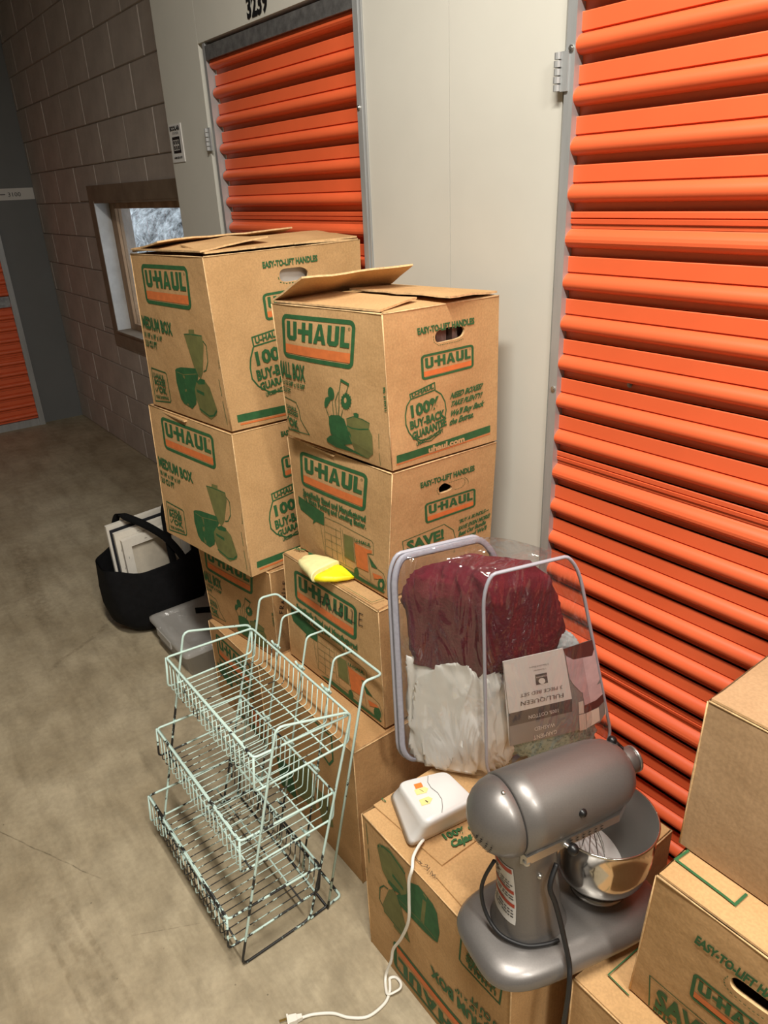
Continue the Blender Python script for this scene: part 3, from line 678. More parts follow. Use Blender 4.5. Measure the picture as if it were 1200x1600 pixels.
# locker wall: studs behind, steel panels in front
wl = struct(MB().box((-2.914, WY+.10, 0), (XR, WY+.16, ZC)).box((-2.914, WY+.04, 0), (-2.905, YB, ZC)).make('wall_back', 'panel_paint_dull'))
D2L, D2R, D1L, D1R = -2.577, -1.666, -1.043, .36
HD = 2.066
for x0, x1, z0, z1 in ((-2.914, D2L, 0, ZC), (D2L+.001, D2R-.001, HD, ZC), (D2R, -1.361, 0, ZC), (-1.359, D1L, 0, ZC), (D1L+.001, D1R-.001, HD, ZC), (D1R, 1.2, 0, ZC), (1.202, XR, 0, ZC)):
    MB().box((x0, WY, z0), (x1, WY+.04, z1)).make('panel', 'panel_paint', wl)
hf = Face([(-2.577, WY, 2.066), (-1.666, WY, 2.066), (-1.666, WY, 2.266), (-2.577, WY, 2.266)])
hf.stamp([('T', 'b', [(.385, .06), (.52, .06), (.385, .32)], '3239')], wl, clip=False)

PITCH = .0832
ZK = 1.556
PROF = [(0, -.004), (-.02, -.005), (-.36, -.005), (-.372, -.0005), (-.392, -.0005), (-.41, -.006), (-.46, -.0125), (-.53, -.0175), (-.60, -.0195), (-.67, -.019), (-.73, -.016), (-.775, -.011), (-.80, -.005), (-.815, .002), (-.985, .004), (-1.0, .003)]
SEAM = [(0, -.004), (-.02, -.0055), (-.13, -.005), (-.15, .0005), (-.17, -.006), (-.26, -.0045), (-.28, .001), (-.34, -.003), (-.37, .001), (-.41, -.006)]+PROF[6:]
def slat_mesh(nm, prof, L):
    V = []; F = []
    for x in (0, L):
        V += [(x, y, z*PITCH) for z, y in prof]
    n = len(prof)
    for i in range(n-1):
        F.append((i, i+1, n+i+1, n+i))
    me = bpy.data.meshes.new(nm); me.from_pydata(V, [], F); me.materials.append(MATS['orange_paint']); me.update()
    for p in me.polygons: p.use_smooth = False
    for i in range(5, 11): me.polygons[i].use_smooth = True
    return me
def make_door(name, x0, x1, y, top_k, bot_k, rot=0, origin=None):
    """roll-up curtain: one object for each rib of the sheet"""
    d = bpy.data.objects.new(name, None); COL.objects.link(d)
    d.location = origin or (x0, y, 0); d.rotation_euler = (0, 0, rot); struct(d)
    m0 = slat_mesh('slat', PROF, x1-x0); m1 = slat_mesh('slat_seam', SEAM, x1-x0)
    for k in range(bot_k, top_k+1):
        s = bpy.data.objects.new('slat', m1 if k % 6 == 0 else m0); COL.objects.link(s)
        s.parent = d; s.location = (0, 0, ZK+k*PITCH)
    BASE[d] = Vector((0, 0, 0))
    return d
def local(d, mb, name, mats, **kw):
    """child mesh given in the door's own space"""
    me = mk(name, mb.V, mb.F, mats, None, mi=mb.M, **kw); me.parent = d
    return me
def hinge(mb, x, z0, z1, y):
    n = 5; h = (z1-z0)/n
    for i in range(n):
        P = [(x, y, z0+i*h+.0012), (x, y, z0+(i+1)*h-.0012)]
        mb.tube(P, .0075 if i % 2 else .0068, 10)
    mb.box((x, y+.002, z0), (x+.022, y+.006, z1))
def screw(mb, x, y, z):
    mb.tube([(x, y, z), (x, y-.003, z)], .0055, 10); mb.tube([(x, y-.003, z), (x, y-.0045, z)], .003, 8)

# door_1: big orange door on the right
d1 = make_door('door_1', D1L+.031, D1R-.02, WY+.012, 6, -17)
x0 = D1L+.031
local(d1, MB().box((-.021, -.020, 0), (0, .02, HD)), 'jamb', ['alum']); local(d1, MB().box((-.031, -.006, 0), (-.0215, .03, HD)), 'jamb_angle', ['alum'])
local(d1, MB().box((D1R-.02-x0, -.020, 0), (D1R-x0, .02, HD)), 'jamb', ['alum'])
local(d1, MB().box((-.001, .004, 0), (.004, .02, HD)), 'side_seal', ['ink_black'])
hg = MB(); hinge(hg, -.034, 1.757+.008, 1.83, -.026); local(d1, hg, 'hinge', ['alum'])
for z in (1.833, .66, 1.2, .28):
    sc_ = MB(); screw(sc_, -.008, -.020, z); local(d1, sc_, 'screw', ['bolt'])
for z, x in ((ZK-3.9*PITCH+.005, .17), (ZK-14*PITCH+.012, .16)):
    sc_ = MB(); screw(sc_, x, -.002, z); local(d1, sc_, 'bolt', ['galv'])
local(d1, MB().box((0, -.004, .0), (D1R-.02-x0, .004, ZK-18*PITCH)), 'bottom_bar', ['alum'])
# door_2: orange door behind the stacks
d2 = make_door('door_2', D2L+.046, D2R-.03, WY+.03, 6, -17)
x2 = D2L+.046; w2 = D2R-.03-x2
for nm_, a_, b_ in (('jamb', (-.020, -.028, 0), (-.004, .02, HD-.004)), ('jamb_angle', (-.045, -.012, 0), (-.021, .005, HD-.004)), ('jamb', (w2, -.038, 0), (w2+.02, .01, HD-.004)), ('jamb_angle', (w2+.0205, -.0345, 0), (w2+.029, .01, HD-.004))):
    local(d2, MB().box(a_, b_), nm_, ['alum'])
local(d2, MB().box((-.003, -.028, HD-.052), (w2-.001, -.021, HD-.012)), 'head_bar', ['galv'])
local(d2, MB().box((-.004, .002, 0), (.003, .02, HD-.05)), 'side_seal', ['seal_white'])
hg = MB(); hinge(hg, -.047, 1.752, 1.822, -.038); local(d2, hg, 'hinge', ['alum'])
for z in (1.80, 1.2):
    sc_ = MB(); screw(sc_, w2+.008, -.038, z); local(d2, sc_, 'screw', ['bolt'])
local(d2, MB().box((0, -.004, .0), (w2, .004, ZK-18*PITCH)), 'bottom_bar', ['alum'])

# end wall with a third roll-up door
struct(MB().box((XE-.1, YO, 0), (XE, YB+.2, ZC)).make('wall_left', 'panel_paint_dull'))
d3 = make_door('door_3', 0, 1.05, 0, 6, -17, rot=PI/2, origin=(XE+.03, .115, 0))
for nm_, a_, b_ in (('jamb', (1.05, -.022, 0), (1.09, .03, HD)), ('jamb', (-.04, -.022, 0), (0, .03, HD)), ('head_bar', (-.04, -.022, HD), (1.09, .03, HD+.04)), ('bottom_bar', (0, -.012, 0), (1.05, .02, .055))):
    local(d3, MB().box(a_, b_), nm_, ['alum'])
local(d3, MB().box((.86, -.032, .915), (1.045, -.018, .99)).box((.90, -.045, .935), (1.0, -.032, .97)), 'latch', ['galv'])

# block wall, one object for each block
WX0, WX1, WZ0, WZ1 = -4.80, -3.12, .835, 1.605
bw = MB()
for a, b in (((XE, YB+.006, 0), (WX0, YB+.2, ZC)), ((WX1, YB+.006, 0), (-2.905, YB+.2, ZC)), ((WX0, YB+.006, 0), (WX1, YB+.2, WZ0)), ((WX0, YB+.006, WZ1), (WX1, YB+.2, ZC))):
    bw.box(a, b)
bw = struct(bw.make('wall_rear', 'mortar'))
bcache = {}
def block(x0, x1, z0, z1):
    w_, h_ = round(x1-x0, 3), round(z1-z0, 3)
    if (w_, h_) not in bcache:
        g, e = .0014, .0034
        V = [(g, .0075, g), (w_-g, .0075, g), (w_-g, .0075, h_-g), (g, .0075, h_-g), (g+e, 0, g+e), (w_-g-e, 0, g+e), (w_-g-e, 0, h_-g-e), (g+e, 0, h_-g-e)]
        F = [(4, 5, 6, 7), (0, 1, 5, 4), (1, 2, 6, 5), (2, 3, 7, 6), (3, 0, 4, 7)]
        me = bpy.data.meshes.new('block'); me.from_pydata(V, [], F); me.materials.append(MATS['block_paint']); me.update()
        bcache[(w_, h_)] = me
    o = bpy.data.objects.new('block', bcache[(w_, h_)]); COL.objects.link(o); o.parent = bw
    o.location = (x0, YB-.001+random.uniform(-.0012, .0012), z0)
for c in range(17):
    z0, z1 = c*.2, min(ZC, (c+1)*.2)
    ph = -3.71 if c % 2 else -3.91
    xs = [XE]+[ph+.4*k for k in range(-8, 6) if XE+.02 < ph+.4*k < -2.93]+[-2.915]
    for a, b in zip(xs[:-1], xs[1:]):
        ss = [(a, b, z0, z1)]
        if b > WX0 and a < WX1 and z1 > WZ0 and z0 < WZ1:
            ss = []
            if z0 < WZ0: ss.append((a, b, z0, WZ0))
            if z1 > WZ1: ss.append((a, b, WZ1, z1))
            za, zb = max(z0, WZ0), min(z1, WZ1)
            if a < WX0: ss.append((a, WX0, za, zb))
            if b > WX1: ss.append((WX1, b, za, zb))
        for q in ss:
            if q[1]-q[0] > .02 and q[3]-q[2] > .02: block(*q)

# window in the block wall
wn = bpy.data.objects.new('window_1', None); COL.objects.link(wn); wn.location = (WX0, YB, WZ0); struct(wn); BASE[wn] = Vector(wn.location)
def wpart(nm, mb, m): return mb.make(nm, m, wn)
T = .085
RV = .075
wpart('casing', MB().hexa([(WX0-T, YB-.012, WZ0-T), (WX1+T, YB-.012, WZ0-T), (WX1, YB-.012, WZ0), (WX0, YB-.012, WZ0)], [(WX0-T, YB, WZ0-T), (WX1+T, YB, WZ0-T), (WX1, YB, WZ0), (WX0, YB, WZ0)]), 'trim_paint')
wpart('casing', MB().hexa([(WX0-T, YB-.012, WZ1+T), (WX1+T, YB-.012, WZ1+T), (WX1, YB-.012, WZ1), (WX0, YB-.012, WZ1)], [(WX0-T, YB, WZ1+T), (WX1+T, YB, WZ1+T), (WX1, YB, WZ1), (WX0, YB, WZ1)]), 'trim_paint')
wpart('casing', MB().hexa([(WX0-T, YB-.012, WZ0-T), (WX0, YB-.012, WZ0), (WX0, YB-.012, WZ1), (WX0-T, YB-.012, WZ1+T)], [(WX0-T, YB, WZ0-T), (WX0, YB, WZ0), (WX0, YB, WZ1), (WX0-T, YB, WZ1+T)]), 'trim_paint')
wpart('casing', MB().hexa([(WX1+T, YB-.012, WZ0-T), (WX1, YB-.012, WZ0), (WX1, YB-.012, WZ1), (WX1+T, YB-.012, WZ1+T)], [(WX1+T, YB, WZ0-T), (WX1, YB, WZ0), (WX1, YB, WZ1), (WX1+T, YB, WZ1+T)]), 'trim_paint')
wpart('reveal', MB().box((WX0, YB-.01, WZ0), (WX0+.004, YB+RV, WZ1)), 'reveal_paint'); wpart('reveal', MB().box((WX1-.004, YB-.01, WZ0), (WX1, YB+RV, WZ1)), 'reveal_paint')
wpart('sill', MB().box((WX0+.004, YB-.02, WZ0), (WX1-.004, YB+RV, WZ0+.012)), 'trim_paint')
wpart('head', MB().box((WX0+.004, YB-.01, WZ1-.012), (WX1-.004, YB+RV, WZ1)), 'trim_paint')
q = .085
wpart('sash', MB().box((WX0+.004, YB+RV+.002, WZ0), (WX0+q, YB+RV+.04, WZ1)).box((WX1-q, YB+RV+.002, WZ0), (WX1-.004, YB+RV+.04, WZ1)).box((WX0+q, YB+RV+.002, WZ0), (WX1-q, YB+RV+.04, WZ0+.05)).box((WX0+q, YB+RV+.002, WZ1-.045), (WX1-q, YB+RV+.04, WZ1)), 'old_wood')
wpart('pane', MB().box((WX0+q, YB+RV+.018, WZ0+.05), (WX1-q, YB+RV+.023, WZ1-.045)), 'window_glass')

# rocky bank outside
def rk(u, v):
    x = -16+18*u; z = -.5+5*v
    y = 3.4+.9*v*v-.5*noise.fractal(Vector((x*.8, z*1.1, 3)), .9, 2.1, 5)-.25*math.floor(z*1.4)*-.4
    return (x, y, z)
rb = MB().grid(rk, 150, 50).make('rocky_bank', 'rock', smooth=False)
setp(rb, 'rough grey rock bank seen outside through the window', 'rock bank')

# ceiling lamp over the aisle
for LX_, LY_, lb_ in ((LX, LY, 'long fluorescent lamp on the ceiling above the box stacks'), (LX2, LY2, 'long fluorescent lamp on the ceiling behind the camera')):
    lp = thing('ceiling_light', (LX_, LY_, LZ-.1), lb_, 'ceiling light')
    MB().box((LX_-.64, LY_-.10, LZ-.07), (LX_+.64, LY_+.10, ZC)).make('housing', 'white_plastic', lp)
    for q_ in (-.05, .05): MB().tube([(LX_-.6, LY_+q_, LZ-.085), (LX_+.6, LY_+q_, LZ-.085)], .012, 10).make('tube', 'card_white', lp)

# signs
sg = thing('station_sign', (-2.85, WY, 1.8), 'small white station notice on the grey panel beside the middle door', 'sign')
SX0, SX1, SZ0, SZ1 = -2.903, -2.797, 1.73, 1.856
MB().box((SX0, WY-.003, SZ0), (SX1, WY, SZ1)).make('plate', 'label_white', sg)
sf = Face([(SX0, WY-.003, SZ0), (SX1, WY-.003, SZ0), (SX1, WY-.003, SZ1), (SX0, WY-.003, SZ1)])
ot = lambda x: [('L', 'w', [(x, .32), (x+.13, .32), (x+.13, .44), (x, .44)], (.0018, True)), ('L', 'w', [(x, .46), (x+.13, .46), (x+.13, .58), (x, .58)], (.0018, True))]
sf.stamp([('T', 'b', [(.1, .84), (.9, .84), (.1, .95)], 'ECOLAB'), ('T', 'b', [(.28, .73), (.78, .73), (.28, .8)], '|STATION'), ('T', 'b', [(.16, .1), (.86, .1), (.16, .15)], '1-800-325-1671'),
          ('P', 'b', [(.18, .24), (.82, .24), (.82, .67), (.18, .67)], None)], sg)
sf.stamp(sum((ot(x) for x in (.27, .435, .6)), []), sg, off=.0015)
ss_ = thing('aisle_sign', (XE, 1.3, 1.67), 'white strip reading 3100 on the far end wall', 'sign')
MB().box((XE, .6, 1.635), (XE+.003, 1.506, 1.712)).make('strip', 'label_white', ss_)
Face([(XE+.003, .6, 1.635), (XE+.003, 1.506, 1.635), (XE+.003, 1.506, 1.712), (XE+.003, .6, 1.712)]).stamp([('T', 'b', [(.805, .30), (.90, .30), (.805, .68)], '|3100'), ('P', 'b', [(.70, .45), (.785, .45), (.785, .53), (.70, .53)], None)], ss_)

# ------------------------------------------------------------------ cartons
def slab(pts, th, nrm):
    b = [Vector(p) for p in pts]; n = Vector(nrm).normalized()
    return MB().hexa(b, [p+n*th for p in b])
def carton(name, label, bot, top, sides, matn='kraft', bulge=(.004, .004), dent=.002, flaps=None, group=None, seed=1):
    """bot/top: plan corners front-left, front-right, back-right, back-left; sides: {'F':(design,rot),'R':...}"""
    b = [Vector(p) for p in bot]; t = [Vector(p) for p in top]
    base = sum(b, Vector())/4
    th = thing(name, base, label, 'box', group)
    faces = {'F': Face([b[0], b[1], t[1], t[0]], bulge[0], dent, seed), 'R': Face([b[1], b[2], t[2], t[1]], bulge[1], dent, seed+9),
             'B': Face([b[2], b[3], t[3], t[2]]), 'L': Face([b[3], b[0], t[0], t[3]])}
    mb = MB()
    for k, f in faces.items():
        items = D[sides[k][0]] if k in sides else []
        holes = [it for it in items if it[0] == 'H']
        if not holes:
            n = max(4, int(f.W/.03)); m = max(4, int(f.H/.03))
            if k in 'BL': n = m = 2
            mb.grid(lambda u, v: f.at(u, v), n, m)
        else:
            hp = [(u*f.W, v*f.H) for u, v in holes[0][2]]
            hp = [tuple(p[:2]) for p in fillet([(x, y, 0) for x, y in hp], .01, 3, True)]
            n = int(f.W/.025); m = int(f.H/.025); P = []; E = []
            for j in range(m+1):
                for i in range(n+1): P.append(Vector((f.W*i/n, f.H*j/m)))
            def inside(p, poly):
                r = False; j = len(poly)-1
                for i in range(len(poly)):
                    if (poly[i][1] > p[1]) != (poly[j][1] > p[1]) and p[0] < (poly[j][0]-poly[i][0])*(p[1]-poly[i][1])/(poly[j][1]-poly[i][1])+poly[i][0]: r = not r
                    j = i
                return r
            P = [p for p in P if not inside(p, hp)]
            k0 = len(P); P += [Vector(p) for p in hp]; E = [(k0+i, k0+(i+1) % len(hp)) for i in range(len(hp))]
            r = delaunay_2d_cdt(P, E, [], 0, 1e-6)
            tri = [tuple(q) for q in r[2] if not inside(sum((r[0][i] for i in q), Vector((0, 0)))/3, hp)]
            mb.add([f.at(p.x/f.W, p.y/f.H) for p in r[0]], tri)
            rim = [f.at(x/f.W, y/f.H) for x, y in hp]; rim2 = [f.at(x/f.W, y/f.H, -.006) for x, y in hp]
            mb.rings([rim, rim2], 1, (False, False))
    mb.add(b, [(3, 2, 1, 0)])
    for e0, e1 in ((b[1], t[1]), (b[0], t[0]), (t[0], t[1]), (t[1], t[2])):
        mb.tube([e0.lerp(e1, .004), e0.lerp(e1, .25), e0.lerp(e1, .5), e0.lerp(e1, .75), e0.lerp(e1, .996)], lambda k: .0014+.0006*math.sin(k*9+seed), 6, m=1)
    body = mb.make('body', [matn, 'kraft_edge'], th, smooth=True)
    for k, (dn, rot) in sides.items():
        faces[k].stamp([it for it in D[dn] if it[0] != 'H'], th, rot)
    up = Vector((0, 0, 1))
    for fl in (flaps or []):
        # (hinge side, length, lift in degrees, inset along the hinge, z offset, start inset)
        side, ln, lift, ins, dz, st = fl[:6]
        if ln == 0: ln = ((t[1]-t[0]).length if side in 'LR' else (t[3]-t[0]).length)/2-.002-st
        h0, h1 = {'F': (t[0], t[1]), 'R': (t[1], t[2]), 'B': (t[2], t[3]), 'L': (t[3], t[0])}[side]
        ed = (h1-h0).normalized(); inw = up.cross(ed)
        a = h0+ed*ins+inw*st+up*dz; c = h1-ed*ins+inw*st+up*dz
        dd = inw*math.cos(math.radians(lift))+up*math.sin(math.radians(lift))
        nrm = ed.cross(dd); nrm = nrm if nrm.z > 0 else -nrm
        e = ed*(.012 if ln > .1 else .004)
        nseg = 6; mbf = MB(); ml = (c-a).length
        def fp(u, v, o):
            p = (a+e*v).lerp(c-e*v, u)+dd*ln*v
            return p+nrm*(o+min(.004, .0006+.0012*abs(lift))*noise.noise(p*14+Vector((seed, 0, 0)))*min(1, 4*v))
        gt = [[fp(i/8, j/6, .004) for i in range(9)] for j in range(7)]
        gb = [[fp(i/8, j/6, 0) for i in range(9)] for j in range(7)]
        mbf.grid(lambda u, v: gt[round(v*6)][round(u*8)], 8, 6); mbf.grid(lambda u, v: gb[round(v*6)][round(u*8)], 8, 6)
        per = [(i, 0) for i in range(8)]+[(8, j) for j in range(6)]+[(8-i, 6) for i in range(8)]+[(0, 6-j) for j in range(6)]
        mbf.rings([[gb[j][i] for i, j in per], [gt[j][i] for i, j in per]], 1, (False, False))
        mbf.make('flap', [matn, 'kraft_edge'], th)
    return th, faces, t
def plan(x0, x1, y0, y1, z, dx=0, dy=0):
    return [(x0, y0, z), (x1, y0+dy, z), (x1+dx, y1+dy, z), (x0+dx, y1, z)]
FLAT = [('F', .15, .6, .004, 0, .002), ('B', .15, .6, .004, 0, .002), ('L', .17, .5, .006, .005, .004), ('R', .17, .5, .006, .005, .004)]
FLATY = [('L', 0, 0, .004, -.009, .002), ('R', 0, 0, .004, -.009, .002), ('F', 0, 0, .004, -.0045, .0015), ('B', 0, 0, .004, -.0045, .002)]

# left stack
carton('moving_box', 'small carton on the floor, bottom of the left stack',
       plan(-2.045, -1.672, .756, 1.08, .001), plan(-2.037, -1.675, .754, 1.08, .318), {'F': ('truck_front', False)}, 'kraft_dark', flaps=FLATY, seed=11)
carton('moving_box', 'small box second from floor in left stack, FRAGILE handwritten on its side',
       [(-2.036, .768, .322), (-1.678, .818, .322), (-1.67, 1.13, .322), (-2.03, 1.1, .322)], [(-2.03, .757, .638), (-1.647, .806, .638), (-1.64, 1.12, .638), (-2.02, 1.08, .638)],
       {'F': ('small_front', False), 'R': ('frag1', False)}, 'kraft_dark', flaps=FLATY, seed=12)
carton('moving_box', 'medium box third from the floor in the left stack',
       [(-2.103, .693, .642), (-1.655, .754, .642), (-1.69, 1.19, .642), (-2.13, 1.14, .642)], [(-2.175, .73, 1.038), (-1.712, .778, 1.038), (-1.715, 1.2, 1.038), (-2.17, 1.17, 1.038)],
       {'F': ('medium_front', False), 'R': ('medium_side_plain', False)}, bulge=(.005, .006), flaps=FLATY, seed=13)
carton('moving_box', 'topmost medium box of the left stack, white showing through its handle hole',
       [(-2.143, .736, 1.044), (-1.718, .782, 1.044), (-1.71, 1.215, 1.044), (-2.135, 1.18, 1.044)], [(-2.15, .746, 1.474), (-1.717, .766, 1.482), (-1.699, 1.216, 1.489), (-2.13, 1.18, 1.484)],
       {'F': ('medium_front', False), 'R': ('medium_side', False)}, bulge=(.006, .003),
       flaps=[('B', .2, 1, .006, 0, .002), ('L', .19, 9, .006, .004, .002), ('R', .19, 3.5, .008, .006, .002), ('F', .20, 5.5, .008, .010, .0)], seed=14)
ti = MB().grid(lambda u, v: Vector((-1.722-.02*math.sin(PI*u)*math.sin(PI*v)*.3-.006, .93+.2*u, 1.34+.1*v))+Vector((.003*noise.noise(Vector((u*5, v*5, 1))), 0, 0)), 12, 8).make('paper_wrap', 'tissue', smooth=True, loc=(-1.728, .95, 1.34))
setp(ti, 'white wrapping paper inside the topmost medium box, showing through its handle hole', 'paper')

# right stack
carton('moving_box', 'large carton on the floor at the bottom of the right stack',
       plan(-1.568, -1.11, .698, 1.14, .001), plan(-1.57, -1.112, .70, 1.14, .424), {'F': ('big_front', False)}, 'kraft_dark', flaps=FLATY, seed=15)
fb, ff, ft = carton('moving_box', 'right stack box with FRAGILE scrawled over its logo',
       [(-1.54, .79, .432), (-1.124, .803, .432), (-1.12, 1.13, .432), (-1.535, 1.12, .432)], [(-1.546, .803, .742), (-1.145, .816, .742), (-1.14, 1.135, .742), (-1.54, 1.125, .742)],
       {'F': ('truck_front', False)}, flaps=[('L', 0, 0, .004, -.004, .002), ('R', 0, 0, .004, -.004, .002), ('F', 0, 0, .004, .0005, .002), ('B', 0, 0, .006, .0005, .004)], seed=16)
ff['F'].stamp(D['frag'], fb, off=.0012)
Face([(-1.546, .803, .7512), (-1.145, .816, .7512), (-1.14, 1.135, .7512), (-1.54, 1.125, .7512)]).stamp(D['frag_top'], fb, off=.0025)
carton('moving_box', 'box with a torn finger hole, second from top in the right stack',
       [(-1.527, .847, .753), (-1.164, .858, .753), (-1.15, 1.17, .753), (-1.51, 1.15, .753)], [(-1.523, .839, 1.064), (-1.14, .868, 1.064), (-1.133, 1.171, 1.064), (-1.51, 1.15, 1.064)],
       {'F': ('truck_front', False), 'R': ('truck_side', False)}, bulge=(.007, .002), flaps=[('L', 0, 0, .004, -.006, .002), ('R', 0, 0, .004, -.006, .002)], seed=17)
carton('moving_box', 'topmost small box of the right stack, one flap lifted open',
       [(-1.478, .82, 1.082), (-1.141, .869, 1.07), (-1.13, 1.168, 1.07), (-1.46, 1.12, 1.075)], [(-1.46, .798, 1.394), (-1.143, .861, 1.394), (-1.132, 1.168, 1.394), (-1.44, 1.11, 1.394)],
       {'F': ('small_front', False), 'R': ('small_side', False)}, bulge=(.010, .004), dent=.003,
       flaps=[('R', .155, 1.0, .006, -.002, .002), ('F', .13, 2.5, .008, .003, .002), ('B', .15, 3.0, .004, .006, .002), ('L', .13, 24, .004, .006, .004)], seed=18)
cc = MB()
for i in range(6):
    y = .965+.022*i
    cc.box((-1.17-.01*(i % 3), y, 1.22), (-1.155-.01*(i % 2), y+.014, 1.37-.012*(i % 3)))
cc = cc.make('wooden_blocks', 'contents_mix', loc=(-1.16, 1.0, 1.22))
setp(cc, 'brown and grey odds and ends visible through the handle of the topmost small box', 'box contents')

# foreground boxes
MT = .418
mxb, mxf, mxt = carton('moving_box', 'upside-down medium box carrying the stand mixer and the bedding bag',
       plan(-.969, -.531, .621, 1.08, .001, .0, -.006), plan(-.965, -.528, .617, 1.08, MT-.004, .0, -.008), {'F': ('medium_front', True)}, bulge=(.006, .003),
       flaps=[('F', .21, .2, .004, -.0035, .0), ('B', .21, .2, .004, -.0035, .002), ('L', .205, .1, .03, .0012, .002), ('R', .215, .1, .012, .0012, .002)], seed=19)
Face([(-.967, .618, MT+.003), (-.525, .608, MT+.003), (-.525, 1.08, MT+.003), (-.967, 1.08, MT+.003)]).stamp(D['mix_top'], mxb, off=.0022)
lwb, _, _ = carton('moving_box', 'carton on the floor right of the mixer, green line on its top',
       plan(-.467, -.06, .693, 1.1, .001), plan(-.467, -.06, .693, 1.1, .395), {}, flaps=[('L', 0, 0, .004, -.004, .002), ('R', 0, 0, .004, -.004, .002), ('F', 0, 0, .002, .0005, .0012), ('B', 0, 0, .002, .0005, .004)], seed=20)
Face([(-.467, .693, .401), (-.05, .693, .401), (-.05, 1.1, .401), (-.467, 1.1, .401)]).stamp(D['low_top'], lwb, off=.0045)
ebx, _, _ = carton('moving_box', 'box with a black handle slot, under the plain carton at lower right',
       [(-.395, .745, .405), (-.02, .745, .405), (-.02, 1.06, .405), (-.395, 1.06, .405)], [(-.367, .719, .714), (0, .722, .714), (0, 1.04, .714), (-.367, 1.04, .714)],
       {'F': ('crate_front', False)}, bulge=(.003, .003), flaps=[('L', 0, 0, .004, -.004, .002), ('R', 0, 0, .004, -.004, .002), ('F', 0, 0, .003, .0005, .0025), ('B', 0, 0, .003, .0005, .004)], seed=21)
Face([(-.367, .719, .7195), (0, .722, .7195), (0, 1.04, .7195), (-.367, 1.04, .7195)]).stamp(D['E_top'], ebx, off=.002)
carton('moving_box', 'plain unprinted carton on top of the handle box at the right edge',
       plan(-.374, .02, .786, 1.17, .722), plan(-.372, .02, .794, 1.17, .978), {}, 'kraft_plain', bulge=(.005, .003),
       flaps=[('L', 0, 0, .004, -.004, .002), ('R', 0, 0, .004, -.004, .002), ('F', 0, 0, .003, .0005, .0025), ('B', 0, 0, .003, .0005, .004)], seed=22)

# rubber glove caught between two boxes
gl = thing('rubber_glove', (-1.36, .81, .752), 'yellow rubber glove with pale cuff hanging over the FRAGILE box', 'glove')
gd = Vector((.145, .058, 0)).normalized(); gp = Vector((-gd.y, gd.x, 0))
def gring(cx, cy, cz, hw, hh, tilt=0, n=20):
    return [Vector((cx, cy, cz))+gp*(hw*math.cos(2*PI*i/n))+gd*(tilt*math.cos(2*PI*i/n))+Vector((0, 0, hh*math.sin(2*PI*i/n)+.0025*math.sin(6*PI*i/n))) for i in range(n)]
MB().rings([gring(-1.446, .797, .763, .006, .004), gring(-1.438, .799, .765, .018, .009), gring(-1.415, .804, .768, .030, .014, .004), gring(-1.375, .808, .770, .040, .017, .008), gring(-1.345, .806, .771, .046, .0185, .010), gring(-1.341, .806, .771, .047, .019, .010), gring(-1.340, .806, .771, .043, .015, .010)]).make('cuff', 'glove_cuff', gl, True)
MB().rings([gring(-1.3405, .8085, .7655, .042, .012, .008), gring(-1.328, .820, .764, .038, .010, .004), gring(-1.312, .834, .762, .029, .0075), gring(-1.298, .848, .760, .016, .005), gring(-1.290, .855, .759, .005, .002)]).make('hand', 'glove_yellow', gl, True)

# ------------------------------------------------------------------ wire rack
RX0, RX1 = -1.582, -1.11
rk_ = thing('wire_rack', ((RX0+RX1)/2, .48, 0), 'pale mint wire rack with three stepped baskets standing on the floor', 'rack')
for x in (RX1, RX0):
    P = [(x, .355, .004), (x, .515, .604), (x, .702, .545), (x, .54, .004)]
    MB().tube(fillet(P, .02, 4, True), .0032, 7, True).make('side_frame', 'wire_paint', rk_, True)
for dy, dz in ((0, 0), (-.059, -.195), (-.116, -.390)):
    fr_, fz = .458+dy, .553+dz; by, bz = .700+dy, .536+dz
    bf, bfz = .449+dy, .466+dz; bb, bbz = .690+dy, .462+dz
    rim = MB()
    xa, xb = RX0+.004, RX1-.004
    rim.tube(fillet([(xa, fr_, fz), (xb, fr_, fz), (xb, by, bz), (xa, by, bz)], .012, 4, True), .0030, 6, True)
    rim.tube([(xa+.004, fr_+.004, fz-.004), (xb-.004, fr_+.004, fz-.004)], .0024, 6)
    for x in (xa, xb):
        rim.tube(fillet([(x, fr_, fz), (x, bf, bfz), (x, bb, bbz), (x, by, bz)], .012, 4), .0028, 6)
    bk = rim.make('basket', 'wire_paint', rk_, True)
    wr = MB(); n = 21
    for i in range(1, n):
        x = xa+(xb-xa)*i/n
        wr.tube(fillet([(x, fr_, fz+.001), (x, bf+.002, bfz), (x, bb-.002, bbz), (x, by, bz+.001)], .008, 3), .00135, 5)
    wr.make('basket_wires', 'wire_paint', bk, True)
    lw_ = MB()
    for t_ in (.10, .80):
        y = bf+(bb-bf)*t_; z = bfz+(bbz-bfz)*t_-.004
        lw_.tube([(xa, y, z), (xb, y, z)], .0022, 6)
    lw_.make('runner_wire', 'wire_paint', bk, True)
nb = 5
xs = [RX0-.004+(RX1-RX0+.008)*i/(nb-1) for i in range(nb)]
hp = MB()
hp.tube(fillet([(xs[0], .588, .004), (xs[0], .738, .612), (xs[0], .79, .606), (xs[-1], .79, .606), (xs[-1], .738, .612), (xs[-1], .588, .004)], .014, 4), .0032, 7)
hp.make('back_frame', 'wire_paint', rk_, True)
